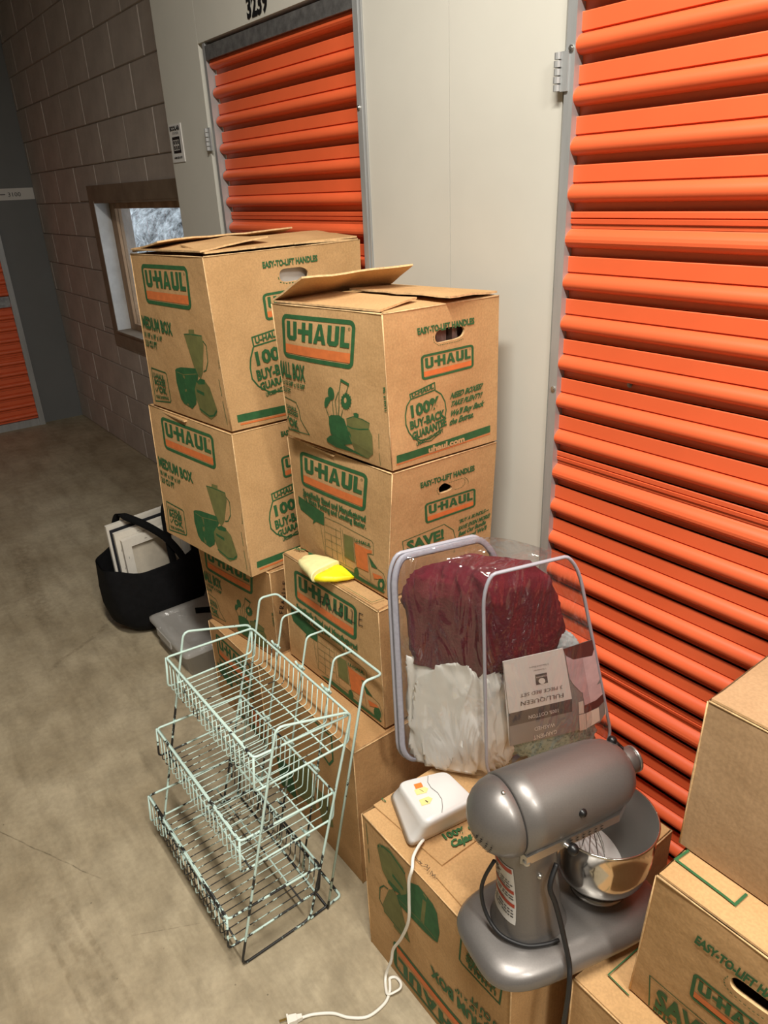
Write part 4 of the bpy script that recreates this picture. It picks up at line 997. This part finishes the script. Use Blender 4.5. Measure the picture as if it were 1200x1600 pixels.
for x in xs[1:-1]:
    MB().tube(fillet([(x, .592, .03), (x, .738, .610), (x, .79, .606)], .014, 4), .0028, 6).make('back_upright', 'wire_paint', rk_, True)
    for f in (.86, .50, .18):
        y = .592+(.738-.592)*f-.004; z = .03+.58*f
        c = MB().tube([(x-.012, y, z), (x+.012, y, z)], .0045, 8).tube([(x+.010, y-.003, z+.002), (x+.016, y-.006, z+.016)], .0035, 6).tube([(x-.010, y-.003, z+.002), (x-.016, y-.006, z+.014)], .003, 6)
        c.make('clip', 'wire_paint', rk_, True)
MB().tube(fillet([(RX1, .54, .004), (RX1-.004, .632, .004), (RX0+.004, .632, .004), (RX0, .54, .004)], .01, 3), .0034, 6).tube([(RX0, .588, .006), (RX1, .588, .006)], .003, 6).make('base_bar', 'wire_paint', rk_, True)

# ------------------------------------------------------------------ bedding bag
BGR = [(-1.008, .752, .432), (-.93, 1.165, .432), (-.95, .95, .965), (-1.0, .742, .968)]
BGF = [(-.84, .862, .432), (-.740, 1.165, .432), (-.746, .985, .985), (-.80, .80, .985)]
BGR = [Vector(p) for p in BGR]; BGF = [Vector(p) for p in BGF]
def bag(s, t, w_, out=0.):
    a = bilin(BGR, s, t); b = bilin(BGF, s, t)
    return a.lerp(b, w_)
bgc = (BGR[0]+BGF[1]+BGR[2]+BGF[3])/4
bg = thing('bedding_bag', ((-.88), .98, .424), 'clear vinyl bedding bag with grey piping standing on the upside-down medium box', 'bag')
loop = rrect(.0, .0, 1., 1., .13, 6)
L0 = [bag(s, t, 0) for s, t in loop]; L1 = [bag(s, t, 1) for s, t in loop]
def strip_pt(i, k):
    p = L0[i].lerp(L1[i], k)
    s, t = loop[i]
    o = (p-bgc); o.x = 0; o.normalize()
    bul = .010*math.sin(PI*k)
    if t < .02: o = Vector(); bul = 0
    wr_ = .0035*noise.noise(Vector((p.x*26, p.y*9, p.z*9)))*math.sin(PI*k)
    q = p+o*(bul+wr_)
    if q.z < .428: q.z = .428
    return q
mb = MB()
mb.rings([[strip_pt(i, k/10) for i in range(len(loop))] for k in range(11)], 0, (False, False))
def panel_(w_, sgn):
    n = Vector((1, -.25, 0)).normalized()*sgn
    V = []; F = []
    R = 7
    for r in range(R+1):
        f = r/R
        for i, (s, t) in enumerate(loop):
            ss, tt = .5+(s-.5)*f, .5+(t-.5)*f
            p = bag(ss, tt, w_)+n*(.012*(1-f*f)+.003*noise.noise(Vector((ss*7, tt*7, w_*5)))*(1-f))
            V.append(p)
    m = len(loop)
    for r in range(R):
        for i in range(m): F.append((r*m+i, r*m+(i+1) % m, (r+1)*m+(i+1) % m, (r+1)*m+i))
    return V, F
mb.add(*panel_(1, 1)); mb.add(*panel_(0, -1))
mb.make('vinyl_shell', 'vinyl', bg, True)
MB().tube(L1, .0036, 7, True).make('piping', 'piping', bg, True)
MB().tube(L0, .0044, 7, True).make('piping', 'piping', bg, True)
zt = [p+Vector((.014, 0, 0)) for p in L0]
zr_ = []
for i, p in enumerate(zt):
    c_ = (bgc-p); c_.x = 0
    zr_.append(p+c_.normalized()*.003)
MB().tube(zr_, .007, 6, True, flat=.35).make('zipper', 'zip_tape', bg, True)
cf = Face([bag(0, 0, 1)+Vector((.0, 0, 0)), bag(1, 0, 1), bag(1, 1, 1), bag(0, 1, 1)])
cq = [(.150, .618), (.97, .66), (.99, .30), (.178, .366)]
items = D['card']
cv = MB()
cardpts = [items[0][2][0], items[0][2][1], items[2][2][2], items[2][2][3]]
cv.add([cf.at(u, v, .0022) for u, v in cardpts]+[cf.at(u, v, .0012) for u, v in cardpts], [(0, 1, 2, 3), (7, 6, 5, 4), (0, 4, 5, 1), (1, 5, 6, 2), (2, 6, 7, 3), (3, 7, 4, 0)])
ins = cv.make('insert_card', 'card_white', bg)
items = [(k, c, [(min(.985, u), v) for u, v in p], e) for k, c, p, e in items]
def lay(idx, off):
    cf.stamp([items[i] for i in idx], bg, off=off, clip=False)
BASE[ins] = BASE[bg]
npoly = len(items)
pic = [i for i in range(npoly) if items[i][0] == 'P']
# the card is layered: bands, then picture, then emblem and letters
first = [i for i in pic if items[i][1] in ('w', 'dk', 'gy')][:3]
rest = [i for i in pic if i not in first]
lay(first, .0048)
gy = [i for i in rest if items[i][1] == 'gy']; lay(gy, .0046)
mk_ = [i for i in rest if items[i][1] == 'mk']; lay(mk_, .0052)
pk_ = [i for i in rest if items[i][1] == 'pk']; lay(pk_, .0056)
pw_ = [i for i in rest if items[i][1] == 'pw']; lay(pw_, .0060)
em = [i for i in rest if items[i][1] == 'dk']; lay(em, .0054)
ew = [i for i in rest if items[i][1] == 'w']; lay(ew, .0060)
lay([i for i in range(npoly) if items[i][0] == 'T'], .0062)
def blob(name, label, cat, c, r, matn, seed, fold=.05, pw=.55, fq=(5, 5, 5), nu=72, nv=48):
    V = []; F = []
    def sp(x): return math.copysign(abs(x)**pw, x)
    for j in range(nv+1):
        ph = -PI/2+PI*j/nv
        for i in range(nu):
            th = 2*PI*i/nu
            x = sp(math.cos(ph))*sp(math.cos(th)); y = sp(math.sin(ph)); z = sp(math.cos(ph))*sp(math.sin(th))
            q3 = Vector((x*fq[0]*.5+seed, y*fq[1]*.5, z*fq[2]*.5))
            wq = noise.noise(q3*.7+Vector((9, 2, 5)))
            rid = 1-abs(noise.noise(Vector((q3.x*1.1+wq*.9, q3.y*1.1-wq*.7, q3.z*1.1))))*2.2
            k = 1+fold*(.55*noise.fractal(q3*.6, .8, 2., 2)+.75*max(0, rid)**3-.45)
            s = min(.965, max(.03, c[0]+r[0]*x*k)); t = min(.965, max(.012, c[1]+r[1]*y*k)); w_ = min(.955, max(.045, c[2]+r[2]*z*k))
            V.append(bag(s, t, w_))
    for j in range(nv):
        for i in range(nu): F.append((j*nu+i, j*nu+(i+1) % nu, (j+1)*nu+(i+1) % nu, (j+1)*nu+i))
    base = bag(c[0], max(.01, c[1]-r[1]), c[2])
    return setp(mk(name, V, F, matn, None, True, loc=base), label, cat)
blob('maroon_blanket', 'dark maroon fleece blanket filling the top of the vinyl bag', 'blanket', (.44, .725, .5), (.47, .255, .52), 'maroon', 3, .14, .6, (3.0, 2.4, 3.4), 120, 84)
blob('white_sheet', 'crumpled white satin sheet at the near side of the vinyl bag', 'sheet', (.17, .30, .44), (.165, .34, .48), 'satin_white', 8, .20, .66, (4.8, 2.2, 4.8), 140, 110)
blob('teal_comforter', 'teal patterned comforter behind the insert card of the vinyl bag', 'comforter', (.66, .19, .72), (.34, .20, .24), 'teal_print', 5, .12, .6)
blob('silver_cloth', 'pale silver patterned cloth at the door side of the vinyl bag', 'cloth', (.83, .52, .66), (.145, .13, .30), 'silver_cloth', 6, .1, .65)
blob('blue_cloth', 'blue folded cloth between the maroon blanket and the card', 'cloth', (.53, .425, .72), (.18, .075, .24), 'blue_cloth', 9, .1, .6)
blob('grey_cloth', 'dark grey folded cloth deep inside the vinyl bag', 'cloth', (.64, .25, .28), (.34, .24, .20), 'grey_cloth', 12, .1, .6)

# ------------------------------------------------------------------ stand mixer
MP = Vector((.972, -.236, 0)); MD = Vector((.236, .972, 0)); MO = MP*(-.705)+MD*.43+Vector((0, 0, .4245))
def mw(x, y, z): return MO+MP*x+MD*y+Vector((0, 0, z))
mx_ = thing('stand_mixer', mw(0, .17, 0), 'silver grey stand mixer with a steel bowl on the upside-down medium box', 'stand mixer')
def sell(cx, cy, hx, hy, z, n=40, e=.5, f=None):
    out = []
    for i in range(n):
        a = 2*PI*i/n; c, s = math.cos(a), math.sin(a)
        x = math.copysign(abs(c)**e, c)*hx; y = math.copysign(abs(s)**e, s)*hy
        if f: x *= f(y/hy)
        out.append(mw(cx+x, cy+y, z))
    return out
tap = lambda t: .97+.05*t
base = MB().rings([sell(0, .165, .105*k, .180*k, z, 48, .52, tap) for z, k in ((0, .975), (.005, .995), (.011, 1.0), (.020, .985), (.028, .93), (.034, .83), (.037, .66), (.038, .4))])
base.make('base', 'mixer_paint', mx_, True)
CX, CY = -.003, .10
CT = [(.030, .062, .070, .004), (.040, .055, .062, .002), (.055, .050, .057, 0), (.085, .047, .053, 0), (.12, .0445, .050, -.002), (.16, .043, .049, -.006), (.20, .043, .050, -.010), (.235, .044, .053, -.012), (.26, .043, .052, -.012)]
MB().rings([sell(CX, CY+o, hx, hy, z, 40, .82) for z, hx, hy, o in CT]).make('column', 'mixer_paint', mx_, True)
HZ = .287; HX = -.010
def head_ring(y, r, flat=-.05, n=40, sc=1.0):
    out = []
    for i in range(n):
        a = 2*PI*i/n
        x = math.cos(a)*r*sc; z = math.sin(a)*r
        z = max(z, flat+.25*(z-flat)) if z < flat else z
        out.append(mw(HX+x, y, HZ+z))
    return out
dome = [(-.008, .004), (-.0065, .014), (-.001, .030), (.008, .044), (.020, .054), (.034, .0605), (.049, .0635), (.051, .062)]
MB().rings([head_ring(y, r) for y, r in dome]).make('motor_cover', 'mixer_paint', mx_, True)
bod = [(.0525, .062), (.0535, .0655), (.09, .0655), (.15, .0645), (.20, .063), (.235, .060), (.258, .054), (.273, .045), (.282, .034), (.285, .022), (.285, .001)]
MB().rings([head_ring(y, r) for y, r in bod]).make('head', 'mixer_paint', mx_, True)
def ring_y(cx, cz, y, r, n=20): return [mw(HX+cx+r*math.cos(2*PI*i/n), y, cz+r*math.sin(2*PI*i/n)) for i in range(n)]
MB().rings([ring_y(0, HZ+.007, y, r) for y, r in ((.268, .0235), (.298, .0230), (.303, .0215))]).make('hub', 'mixer_paint', mx_, True)
MB().rings([ring_y(0, HZ+.007, y, r) for y, r in ((.3035, .0225), (.3075, .0225), (.309, .020), (.3085, .012))]).make('hub_cap', 'mixer_trim', mx_, True)
def ball(c, r, n=12, m=8):
    return [[c+Vector((math.cos(2*PI*i/n)*math.cos(p), math.sin(2*PI*i/n)*math.cos(p), math.sin(p)))*r for i in range(n)] for p in [-PI/2+.02+(PI-.04)*j/m for j in range(m+1)]]
MB().rings(ball(mw(-.028, .272, HZ+.045), .0085)).tube([mw(-.028, .272, HZ+.045), mw(-.018, .284, HZ+.030)], .006, 8).make('hub_screw', 'black_plastic', mx_, True)
for sgn in (1, -1):
    t_ = MB()
    def pt(x, y, z): return mw(HX+sgn*x, y, HZ+z)
    P0 = [pt(.046, .052, -.060), pt(.0635, .052, -.046), pt(.063, .052, -.030), pt(.046, .052, -.034)]
    P1 = [pt(.044, .232, -.058), pt(.0590, .232, -.045), pt(.058, .232, -.031), pt(.043, .232, -.034)]
    P2 = [pt(.030, .262, -.056), pt(.040, .262, -.045), pt(.039, .262, -.033), pt(.029, .262, -.034)]
    t_.rings([P0, P1, P2]); t_.make('trim_band', 'mixer_trim', mx_)
    vs2 = MB()
    for k in range(6):
        y = .135+.012*k
        for zz in (-.035, -.041):
            P = [pt(.0622-.0003*k, y+.004*math.cos(a), zz+.0013*math.sin(a)) for a in (0, PI/2, PI, 3*PI/2)]
            vs2.add(P, [(0, 1, 2, 3)])
    vs2.make('speed_marks', 'dark_hole', mx_)
MB().tube([mw(.040, .118, HZ-.038), mw(.052, .125, HZ-.040), mw(.060, .131, HZ-.043)], .004, 8).make('lever', 'mixer_trim', mx_, True)
MB().rings(ball(mw(.061, .132, HZ-.044), .0095, 14, 10)).make('lever_knob', 'black_plastic', mx_, True)
MB().rings(ball(mw(.0515, .152, HZ+.014), .0075, 14, 8)).make('lock_knob', 'black_plastic', mx_, True)
for q_, r_ in ((mw(.048, .056, HZ-.046), .007), (mw(.002, .040, HZ+.0595), .004), (mw(.040, .088, .185), .005)):
    MB().rings(ball(q_, r_, 12, 8)).make('screw', 'bolt', mx_, True)
# air vents in the motor cover
vt = MB()
def dome_r(y):
    for (ya, ra), (yb, rb_) in zip(dome[:-1], dome[1:]):
        if ya <= y <= yb: return ra+(rb_-ra)*(y-ya)/(yb-ya)
for j in range(4):
    y = (-.0062, -.0035, .0005, .0050)[j]; r = dome_r(y)
    for i in range(7+j):
        a = math.radians(-50+(i-(6+j)/2)*(15-2.2*j))
        cpt = mw(HX+math.cos(a)*(r+.001), y-.0016, HZ+max(math.sin(a)*(r+.001), -.0502))
        e1 = (MP*(-math.sin(a))+Vector((0, 0, math.cos(a)))); e2 = (MD*.6+(MP*math.cos(a)+Vector((0, 0, math.sin(a))))*.8)
        vt.add([cpt+e1*.0016*math.cos(t)+e2*.0018*math.sin(t) for t in (0, PI/3, 2*PI/3, PI, 4*PI/3, 5*PI/3)], [(0, 1, 2, 3, 4, 5)])
vt.make('vent_slots', 'dark_hole', mx_)
# bowl
BX, BY = -.002, .248
bo = MB()
def cir(r, z, n=48, cx=BX, cy=BY): return [mw(cx+r*math.cos(2*PI*i/n), cy+r*math.sin(2*PI*i/n), z) for i in range(n)]
prof = [(.020, .040), (.042, .039), (.0435, .044), (.040, .049), (.036, .052), (.050, .057), (.067, .071), (.079, .094), (.085, .124), (.0875, .160), (.0885, .194), (.0905, .197), (.0910, .1995), (.0900, .2015), (.0882, .2005)]
bo.rings([cir(r, z) for r, z in prof], 0, (True, False))
bo.rings([cir(r, z) for r, z in ((.0882, .2005), (.0870, .194), (.0858, .160), (.0833, .125), (.0773, .096), (.0655, .074), (.049, .061), (.03, .058), (.002, .057))], 1, (False, True))
bo.make('bowl', ['steel', 'steel_inner'], mx_, True)
MB().rings([cir(r, z) for r, z in ((.050, .036), (.051, .041), (.046, .043))]).make('bowl_seat', 'mixer_trim', mx_, True)
MB().rings([cir(r, z, 32, -.008, .225) for r, z in ((.040, HZ-.045), (.040, HZ-.062), (.034, HZ-.070), (.012, HZ-.073), (.011, HZ-.095), (.001, HZ-.096))]).make('beater_drive', 'mixer_trim', mx_, True)
# warning label wrapped on the column
def colsurf(a, z, off):
    for q0, q1 in zip(CT[:-1], CT[1:]):
        if q0[0] <= z <= q1[0]:
            f = (z-q0[0])/(q1[0]-q0[0]); hx = q0[1]+(q1[1]-q0[1])*f; hy = q0[2]+(q1[2]-q0[2])*f; o = q0[3]+(q1[3]-q0[3])*f; break
    c, s = math.cos(a), math.sin(a)
    return mw(CX+math.copysign(abs(c)**.82, c)*(hx+off), CY+o+math.copysign(abs(s)**.82, s)*(hy+off), z)
A0_, A1_ = math.radians(-138), math.radians(-54)
def lab(u, v, off): return colsurf(A0_+(A1_-A0_)*u, .075+.13*v, off)
lb = MB().grid(lambda u, v: lab(u, v, .0008), 14, 12)
lb = lb.make('warning_label', 'label_white', mx_, True)
rd = MB()
for v0, v1 in ((.90, .98), (.52, .58), (.28, .34)):
    rd.grid(lambda u, v: lab(.04+.92*u, v0+(v1-v0)*v, .0014), 14, 2)
rd.make('label_band', 'label_red', mx_, True)
tx = MB()
for r in range(16):
    v = .86-.05*r
    if any(a-.03 < v < b+.03 for a, b in ((.90, .98), (.52, .58), (.28, .34))) or (.74 < v): continue
    x = .08; random.seed(r)
    while x < .86:
        ln = random.uniform(.05, .16)
        tx.grid(lambda u, vv: lab(min(.93, x+ln*u), v+.016*vv, .0014), 2, 1); x += ln+.025
random.seed(3)
for P in ([(.42, .86), (.56, .86), (.5, .80), (.60, .80), (.40, .68), (.46, .77), (.36, .77)],):
    tx.add([lab(u, v, .0014) for u, v in P], [(0, 1, 2), (2, 3, 5), (3, 4, 5), (5, 6, 2), (6, 0, 2)])
tx.make('label_print', 'ink_solid', mx_)
# power cord: a loop round the back of the column, then down over the box edge
lp_ = [mw(-.045, .045, .215), mw(-.012, .036, .19), mw(-.022, .026, .15), mw(-.027, .022, .115), mw(-.020, .022, .085), mw(-.004, .026, .062), mw(.020, .036, .049), mw(.046, .062, .0435), mw(.058, .093, .0425), mw(.062, .118, .0425)]
MB().tube(spline(lp_[1:], 6), .0034, 8).make('cord', 'rubber_cord', mx_, True)
lq = [mw(.046, .115, .205), mw(.058, .095, .178), mw(.066, .101, .147), mw(.076, .107, .108), mw(.089, .110, .068), mw(.101, .110, .040), mw(.1115, .104, .022), mw(.1165, .100, -.01), mw(.118, .097, -.04), mw(.119, .094, -.08), mw(.118, .094, -.16), mw(.116, .096, -.27), mw(.116, .10, -.40)]
MB().tube(spline(lq, 6), .0044, 8).make('cord', 'rubber_cord', mx_, True)
# in the bowl: a whisk and a white lid
wk = thing('wire_whisk', mw(BX-.01, BY-.03, .075), 'steel wire whisk standing inside the mixer bowl', 'whisk')
ww = MB()
for k in range(5):
    a = PI*k/5
    P = []
    for j in range(17):
        t = -PI*.5+2*PI*.75*0+PI*2*j/16
        rr = .033*math.sin(PI*j/16)**.8; zz = .085+.105*abs(1-2*j/16)
        sg_ = 1 if j < 8 else -1
        P.append(mw(-.008+math.cos(a)*rr*sg_, .225+math.sin(a)*rr*sg_, zz))
    ww.tube(P, .0011, 5)
ww.make('loops', 'steel', wk, True)
MB().tube([mw(-.008, .225, .183), mw(-.008, .225, .2)], .006, 10).make('stem', 'steel', wk, True)
wd_ = MB()
c0 = mw(.004, .236, .118)
nrm = (MP*.35+MD*.45+Vector((0, 0, .82))).normalized(); e1 = nrm.cross(Vector((0, 0, 1))).normalized(); e2 = nrm.cross(e1)
wd_.rings([[c0+(e1*math.cos(2*PI*i/36)+e2*math.sin(2*PI*i/36))*r+nrm*h for i in range(36)] for r, h in ((.001, 0), (.050, 0), (.054, .002), (.055, .005), (.053, .006), (.050, .003), (.001, .003))])
wd_ = wd_.make('plastic_lid', 'white_plastic', smooth=True, loc=c0); setp(wd_, 'round white plastic lid lying inside the mixer bowl', 'lid')

# ------------------------------------------------------------------ white appliance with its cord
ap = thing('white_appliance', (-.87, .71, .424), 'white plastic kitchen appliance with yellow stickers beside the bedding bag', 'appliance')
Q0 = [(-.962, .688), (-.826, .632), (-.800, .795), (-.935, .800)]
Q1 = [(-.958, .694), (-.824, .640), (-.800, .795), (-.932, .800)]
Q2 = [(-.925, .685), (-.803, .658), (-.789, .778), (-.885, .785)]
def rq(Q, z, r): return fillet([(x, y, z) for x, y in Q], r, 5, True)
zb = .4236
ab = MB().rings([rq(Q0, zb, .02), rq(Q1, zb+.008, .02), rq([tuple(Vector(a).lerp(Vector(b), .75)) for a, b in zip(Q1, Q2)], zb+.045, .02), rq([tuple(Vector(a).lerp(Vector(b), .97)) for a, b in zip(Q1, Q2)], zb+.060, .018), rq([tuple(Vector(p).lerp(Vector((-.85, .73)), .06)) for p in Q2], zb+.065, .016)])
ab.make('shell', 'white_plastic', ap, True)
af = Face([Vector((x, y, zb+.0652)).lerp(Vector((-.85, .73, zb+.0652)), .06) for x, y in Q2])
sm = MB().tube([af.at(u, v, .0003) for u, v in ((.02, .60), (.18, .50), (.34, .48), (.52, .52), (.70, .50), (.86, .42), (.97, .34))], .0008, 5)
sm.make('lid_seam', 'card_grey', ap)
af.stamp([('P', 'so', [(.14, .22), (.26, .20), (.26, .36), (.14, .38)], None), ('P', 'sy', [(.27, .16), (.40, .14), (.42, .34), (.34, .42), (.27, .38)], None), ('P', 'sy', [(.52, .12), (.66, .10), (.68, .26), (.60, .36), (.52, .32)], None), ('L', 'k', [(.29, .26), (.38, .30)], (.0012, False)), ('L', 'k', [(.58, .22), (.64, .24)], (.0024, False))], ap, off=.0006)
wc = [(-.818, .664, .432), (-.812, .645, .431), (-.800, .622, .430), (-.784, .606, .425), (-.787, .5995, .395), (-.790, .600, .34), (-.796, .601, .27), (-.826, .603, .185), (-.858, .604, .115), (-.868, .603, .065), (-.880, .598, .02), (-.876, .590, .0045), (-.858, .578, .0045), (-.845, .574, .0075), (-.838, .590, .0105), (-.838, .603, .0105), (-.849, .611, .008), (-.866, .611, .0045), (-.872, .600, .0045), (-.862, .592, .0045), (-.848, .580, .0045), (-.836, .556, .0045), (-.837, .513, .0045), (-.861, .480, .0045), (-.890, .458, .0045), (-.914, .425, .0045), (-.923, .402, .006)]
MB().tube(spline(wc, 6), .0034, 7, flat=.72).make('cord', 'white_cord', ap, True)
pl = MB()
pd = Vector((-.010, -.027, 0)).normalized(); pn = Vector((pd.y, -pd.x, 0)); p0 = Vector((-.924, .400, .0085))
def pr(d, wx, wz): return [p0+pd*d+pn*(wx*a)+Vector((0, 0, wz*b)) for a, b in ((-1, -1), (1, -1), (1, 1), (-1, 1))]
pl.rings([pr(-.002, .0045, .0045), pr(.008, .0055, .0055), pr(.010, .0075, .0065), pr(.026, .0085, .0075), pr(.027, .0115, .008), pr(.030, .0115, .008)])
pl.make('plug', 'white_cord', ap)
MB().hexa(*[[p0+pd*d+pn*(.0065+a)+Vector((0, 0, b)) for a, b in ((-.0008, -.003), (.0008, -.003), (.0008, .003), (-.0008, .003))] for d in (.030, .046)]).hexa(*[[p0+pd*d+pn*(-.0065+a)+Vector((0, 0, b)) for a, b in ((-.0008, -.003), (.0008, -.003), (.0008, .003), (-.0008, .003))] for d in (.030, .046)]).make('prongs', 'brass', ap)

# ------------------------------------------------------------------ storage bin, tote bag, canvases
bn = thing('storage_bin', (-2.37, .83, 0), 'low clear plastic storage bin on the floor beside the black tote bag', 'bin')
def br(x0, x1, y0, y1, z, r=.02): return fillet([(x0, y0, z), (x1, y0, z), (x1, y1, z), (x0, y1, z)], r, 4, True)
bin_ = MB().rings([br(-2.535, -2.212, .725, 1.02, .002), br(-2.545, -2.205, .715, 1.03, .09), br(-2.552, -2.198, .708, 1.037, .091), br(-2.552, -2.198, .708, 1.037, .097)], 0, (True, False))
bin_.make('tub', 'bin_plastic', bn, True)
MB().rings([br(-2.556, -2.194, .704, 1.041, .092), br(-2.556, -2.194, .704, 1.041, .106), br(-2.545, -2.205, .715, 1.03, .112), br(-2.52, -2.23, .74, 1.005, .112), br(-2.515, -2.235, .745, 1.0, .106)], 0, (False, True)).make('lid', 'bin_plastic', bn, True)
MB().box((-2.46, .700, .07), (-2.33, .706, .10)).box((-2.195, .81, .07), (-2.189, .93, .10)).make('latch', 'bin_plastic', bn)

tb = thing('tote_bag', (-2.72, .82, 0), 'black cloth tote bag slumped on the floor behind the clear bin, holding canvases', 'bag')
def tring(z, cx, cy, hx, hy, n=56, e=.7, rz=0):
    out = []
    for i in range(n):
        a = 2*PI*i/n; c, s = math.cos(a), math.sin(a)
        x = cx+math.copysign(abs(c)**e, c)*hx; y = cy+math.copysign(abs(s)**e, s)*hy
        zz = z
        if rz: zz = z+rz*(.03*math.cos(a)*-1+.02*math.sin(a)**2-.012*math.cos(3*a)+.028*math.sin(a))
        k = .010*noise.noise(Vector((x*9, y*9, z*4)))+.010*math.sin(a*7+z*11)*min(1, z*6)*(1-z*1.5)
        out.append(Vector((x+c*k, y+s*k, zz)))
    return out
TR = [(.003, -2.70, .80, .085, .10, 0), (.02, -2.70, .80, .115, .145, 0), (.06, -2.705, .80, .13, .185, 0), (.13, -2.71, .81, .135, .212, 0), (.20, -2.712, .818, .13, .225, 0), (.27, -2.712, .822, .12, .228, .5), (.315, -2.712, .823, .112, .228, 1)]
mbt = MB().rings([tring(z, cx, cy, hx, hy, rz=q_) for z, cx, cy, hx, hy, q_ in TR], 0, (True, False))
mbt.rings([tring(z, cx, cy, hx-.005, hy-.005, rz=q_) for z, cx, cy, hx, hy, q_ in TR[::-1][:4]], 0, (False, True))
mbt.make('pouch', 'black_fabric', tb, True)
def strap(P, wd, nm='handle'):
    P = spline(P, 7); mb_ = MB(); R = []
    for i, p in enumerate(P):
        t = (P[min(i+1, len(P)-1)]-P[max(0, i-1)]).normalized(); s = t.cross(Vector((1, .2, .1))).normalized(); n = t.cross(s)
        R.append([p+s*wd+n*.0012, p-s*wd+n*.0012, p-s*wd-n*.0012, p+s*wd-n*.0012])
    mb_.rings(R); mb_.make(nm, 'strap_web', tb, True)
strap([(-2.815, .70, .30), (-2.81, .715, .40), (-2.79, .735, .462), (-2.73, .752, .462), (-2.68, .80, .432), (-2.645, .855, .375), (-2.615, .895, .30), (-2.60, .91, .24)], .015)
strap([(-2.60, .86, .25), (-2.64, .868, .33), (-2.72, .895, .44), (-2.77, .93, .455), (-2.79, .98, .40), (-2.79, 1.0, .30)], .015)
strap([(-2.45, .86, .1155), (-2.40, .93, .1165), (-2.33, .97, .1155)], .014, 'loose_strap')
# stretched canvases standing in the tote
def canvas(x, y0, y1, z0, z1, th, lean, dark, label, cz=0):
    c = thing('canvas', (x, (y0+y1)/2, z0), label, 'canvas')
    sh = lambda z: (z-z0)*lean
    def bx_(mb_, ya, yb, za, zb_, xa, xb):
        mb_.hexa([(x+xa+sh(za), ya, za+cz*(ya-y0)), (x+xb+sh(za), ya, za+cz*(ya-y0)), (x+xb+sh(za), yb, za+cz*(yb-y0)), (x+xa+sh(za), yb, za+cz*(yb-y0))],
                 [(x+xa+sh(zb_), ya, zb_+cz*(ya-y0)), (x+xb+sh(zb_), ya, zb_+cz*(ya-y0)), (x+xb+sh(zb_), yb, zb_+cz*(yb-y0)), (x+xa+sh(zb_), yb, zb_+cz*(yb-y0))])
    f = MB(); b = .034
    bx_(f, y0, y1, z1-b, z1, .0008, th); bx_(f, y0, y1, z0, z0+b, .0008, th); bx_(f, y0, y0+b, z0+b, z1-b, .0008, th); bx_(f, y1-b, y1, z0+b, z1-b, .0008, th)
    f.make('stretcher', 'canvas_dark' if dark else 'canvas_white', c)
    g = MB(); bx_(g, y0+b, y1-b, z0+b, z1-b, .002, .005); g.make('cloth', 'canvas_back' if not dark else 'canvas_dark', c)
    if not dark:
        st = MB()
        for yy in (y0+.09, y0+.20, y0+.30):
            bx_(st, yy, yy+.010, z1-.020, z1-.0185, th, th+.0008)
        for zz in (z1-.08, z1-.16):
            bx_(st, y0+.015, y0+.0165, zz, zz+.009, th, th+.0008)
        st.make('staple', 'galv', c)
canvas(-2.775, .672, 1.00, .035, .432, .018, -.03, False, 'rearmost white canvas in the black tote, tallest of the four', .06)
canvas(-2.750, .680, .99, .035, .417, .008, -.03, True, 'thin dark board between the white canvases in the tote', .06)
canvas(-2.735, .686, .98, .035, .410, .020, -.03, False, 'white canvas just in front of the dark board in the tote', .06)
canvas(-2.708, .702, .97, .035, .384, .022, -.03, False, 'front white canvas in the tote, showing its stretcher bars and staples', .06)
pp = MB().grid(lambda u, v: Vector((-2.585+.002*math.sin(u*7), .985+.028*u-.012*v, .20+.035*v+.02*u)), 6, 6).make('paper_scrap', 'tissue', smooth=True, loc=(-2.585, .99, .2))
setp(pp, 'small torn white paper scrap on the side of the tote', 'paper')
